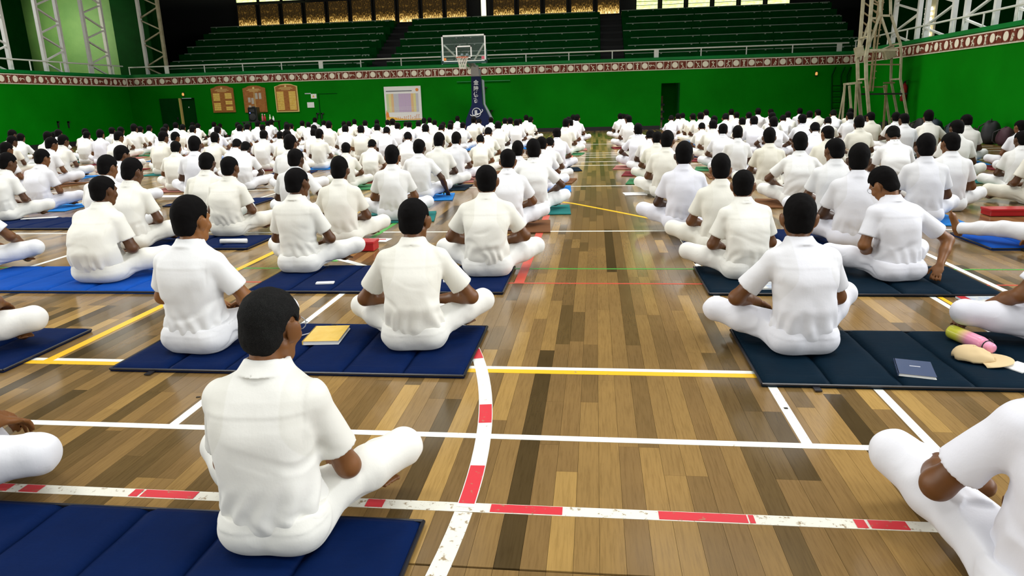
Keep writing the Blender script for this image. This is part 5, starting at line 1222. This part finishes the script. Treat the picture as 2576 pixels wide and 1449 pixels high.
# spread neighbours along their own sight lines
near_xy = near[:]
for it in range(120):
    pos = []
    for q in ppl:
        d = ray(q[0], q[1]); pos.append((d[0]/d[1]*q[5], q[5] - q[4]))
    for i in range(len(ppl)):
        for j in range(i):
            dx, dy = pos[i][0] - pos[j][0], pos[i][1] - pos[j][1]; r2 = math.hypot(dx, dy*.85)
            if r2 < .88:
                k = (.88 - r2)*.30*(1 if dy >= 0 else -1)
                ppl[i][5] = min(28.2, ppl[i][5] + k); ppl[j][5] = min(28.0, max(5.8, ppl[j][5] - k))
        for nx, ny in near_xy:
            dx, dy = pos[i][0] - nx, pos[i][1] - ny
            if math.hypot(dx, dy) < .85: ppl[i][5] += .08 if dy > -.2 else -.04
recs = []
for px, py, pose, top, hy, Yy in ppl:
    d = ray(px, py); t = Yy/d[1]; zt_ = CAM_H + d[2]*t
    s = max(.86, min(1.16, zt_/top)); va = math.atan2(d[0], d[1]); rz = D(pr.uniform(-7, 7)) - va*(.5 if va > 0 else .0 if pose == 'right' else .3)
    X = d[0]*t; recs.append(dict(px=px, py=py, pose=pose, s=s, x=X + math.sin(rz)*hy*s, y=Yy - hy*s*math.cos(rz), rz=rz, d=Yy))
for it in range(40):
    for i in range(len(recs)):
        for j in range(i):
            a, b = recs[i], recs[j]; dx, dy = a['x'] - b['x'], a['y'] - b['y']; need = 1.02 if 'kneeup' in (a['pose'], b['pose']) else .88; r2 = math.hypot(dx, dy)
            if r2 < need:
                k = (need - r2)*.25; ux, uy = (dx/r2, dy/r2) if r2 > 1e-3 else (1, 0)
                a['x'] += ux*k; b['x'] -= ux*k; a['y'] += uy*k; b['y'] -= uy*k
# wording: side of the aisle, row by depth, place counted from the aisle
HOW = {'upright': 'sitting upright', 'lap': 'hands in lap', 'slouch': 'back rounded', 'bowed': 'head bowed low', 'right': 'head turned right', 'left': 'head turned left', 'wide': 'elbows spread', 'propped': 'leaning on one arm', 'kneeup': 'one knee raised'}
ORD = ['first', 'second', 'third', 'fourth', 'fifth', 'sixth', 'seventh', 'eighth', 'ninth', 'tenth', 'eleventh', 'twelfth', 'thirteenth', 'fourteenth', 'fifteenth', 'sixteenth', 'seventeenth', 'eighteenth', 'nineteenth', 'twentieth', 'twenty-first', 'twenty-second', 'twenty-third', 'twenty-fourth', 'twenty-fifth', 'twenty-sixth', 'twenty-seventh', 'twenty-eighth', 'twenty-ninth', 'thirtieth']
rows_ = {}
for q in recs:
    side = 'left' if q['x'] < 0 else 'right'; k = int((q['d'] - 5.5)/1.6); rows_.setdefault((side, k), []).append(q)
for side in ('left', 'right'):
    ks = sorted(k for s_, k in rows_ if s_ == side)
    for n_, k in enumerate(ks):
        for m_, q in enumerate(sorted(rows_[(side, k)], key=lambda q: abs(q['x']))):
            q['label'] = 'person in white, %s, %s from the aisle on the %s, %s row' % (HOW[q['pose']], ORD[m_], side, ORD[n_ + 2])
mats_far = ['mat_maroon', 'mat_sky', 'mat_pink', 'mat_navy', 'mat_brown', 'mat_green', 'mat_teal', 'mat_slate']
thin_me = {mt: MB().box((-.42, -.36, 0), (.42, .36, .012), .003).mesh('sitting_mat', MAT[mt]) for mt in mats_far}
laid = []; ITEMS = [(o.location.x, o.location.y) for o in col.objects if o.name.startswith(('paper_sheet', 'storage_box', 'magazine')) and o.parent is None]
for i, q in enumerate(recs):
    res = .012 if q['d'] < 10.5 else .018
    zz_ = .002
    if q['d'] < 20 and all(math.hypot(q['x'] - a, (q['y'] - b)*1.1) > 1.09 for a, b in laid) and all(math.hypot(q['x'] - a, q['y'] + .16 - b) > .80 for a, b in ITEMS) and not any(a[0] - .5 < q['x'] < a[1] + .5 and a[2] - .6 < q['y'] < a[3] + .5 for a in MATS):
        mt = mats_far[(i*5 + i//7) % 8]; laid.append((q['x'], q['y'])); o = link(bpy.data.objects.new('sitting_mat', thin_me[mt])); o.location = (q['x'], q['y'] + .16, .0021); o.rotation_euler = (0, 0, q['rz'])
        tag(o, '%s sitting mat under the person %s' % (mt[4:], q['label'].split(', ', 2)[2]), 'mat', 'thin sitting mats'); zz_ = .0145
    elif any(a[0] - .3 < q['x'] < a[1] + .3 and a[2] - .3 < q['y'] < a[3] + .3 for a in MATS): zz_ = PZ
    add_person(figure(q['pose'], res), q['x'], q['y'], zz_, q['rz'], q['s'], q['label'], tone=pr.uniform(.05, .6) if q['px'] > 450 else pr.uniform(.15, .6), group='people seated on the floor')
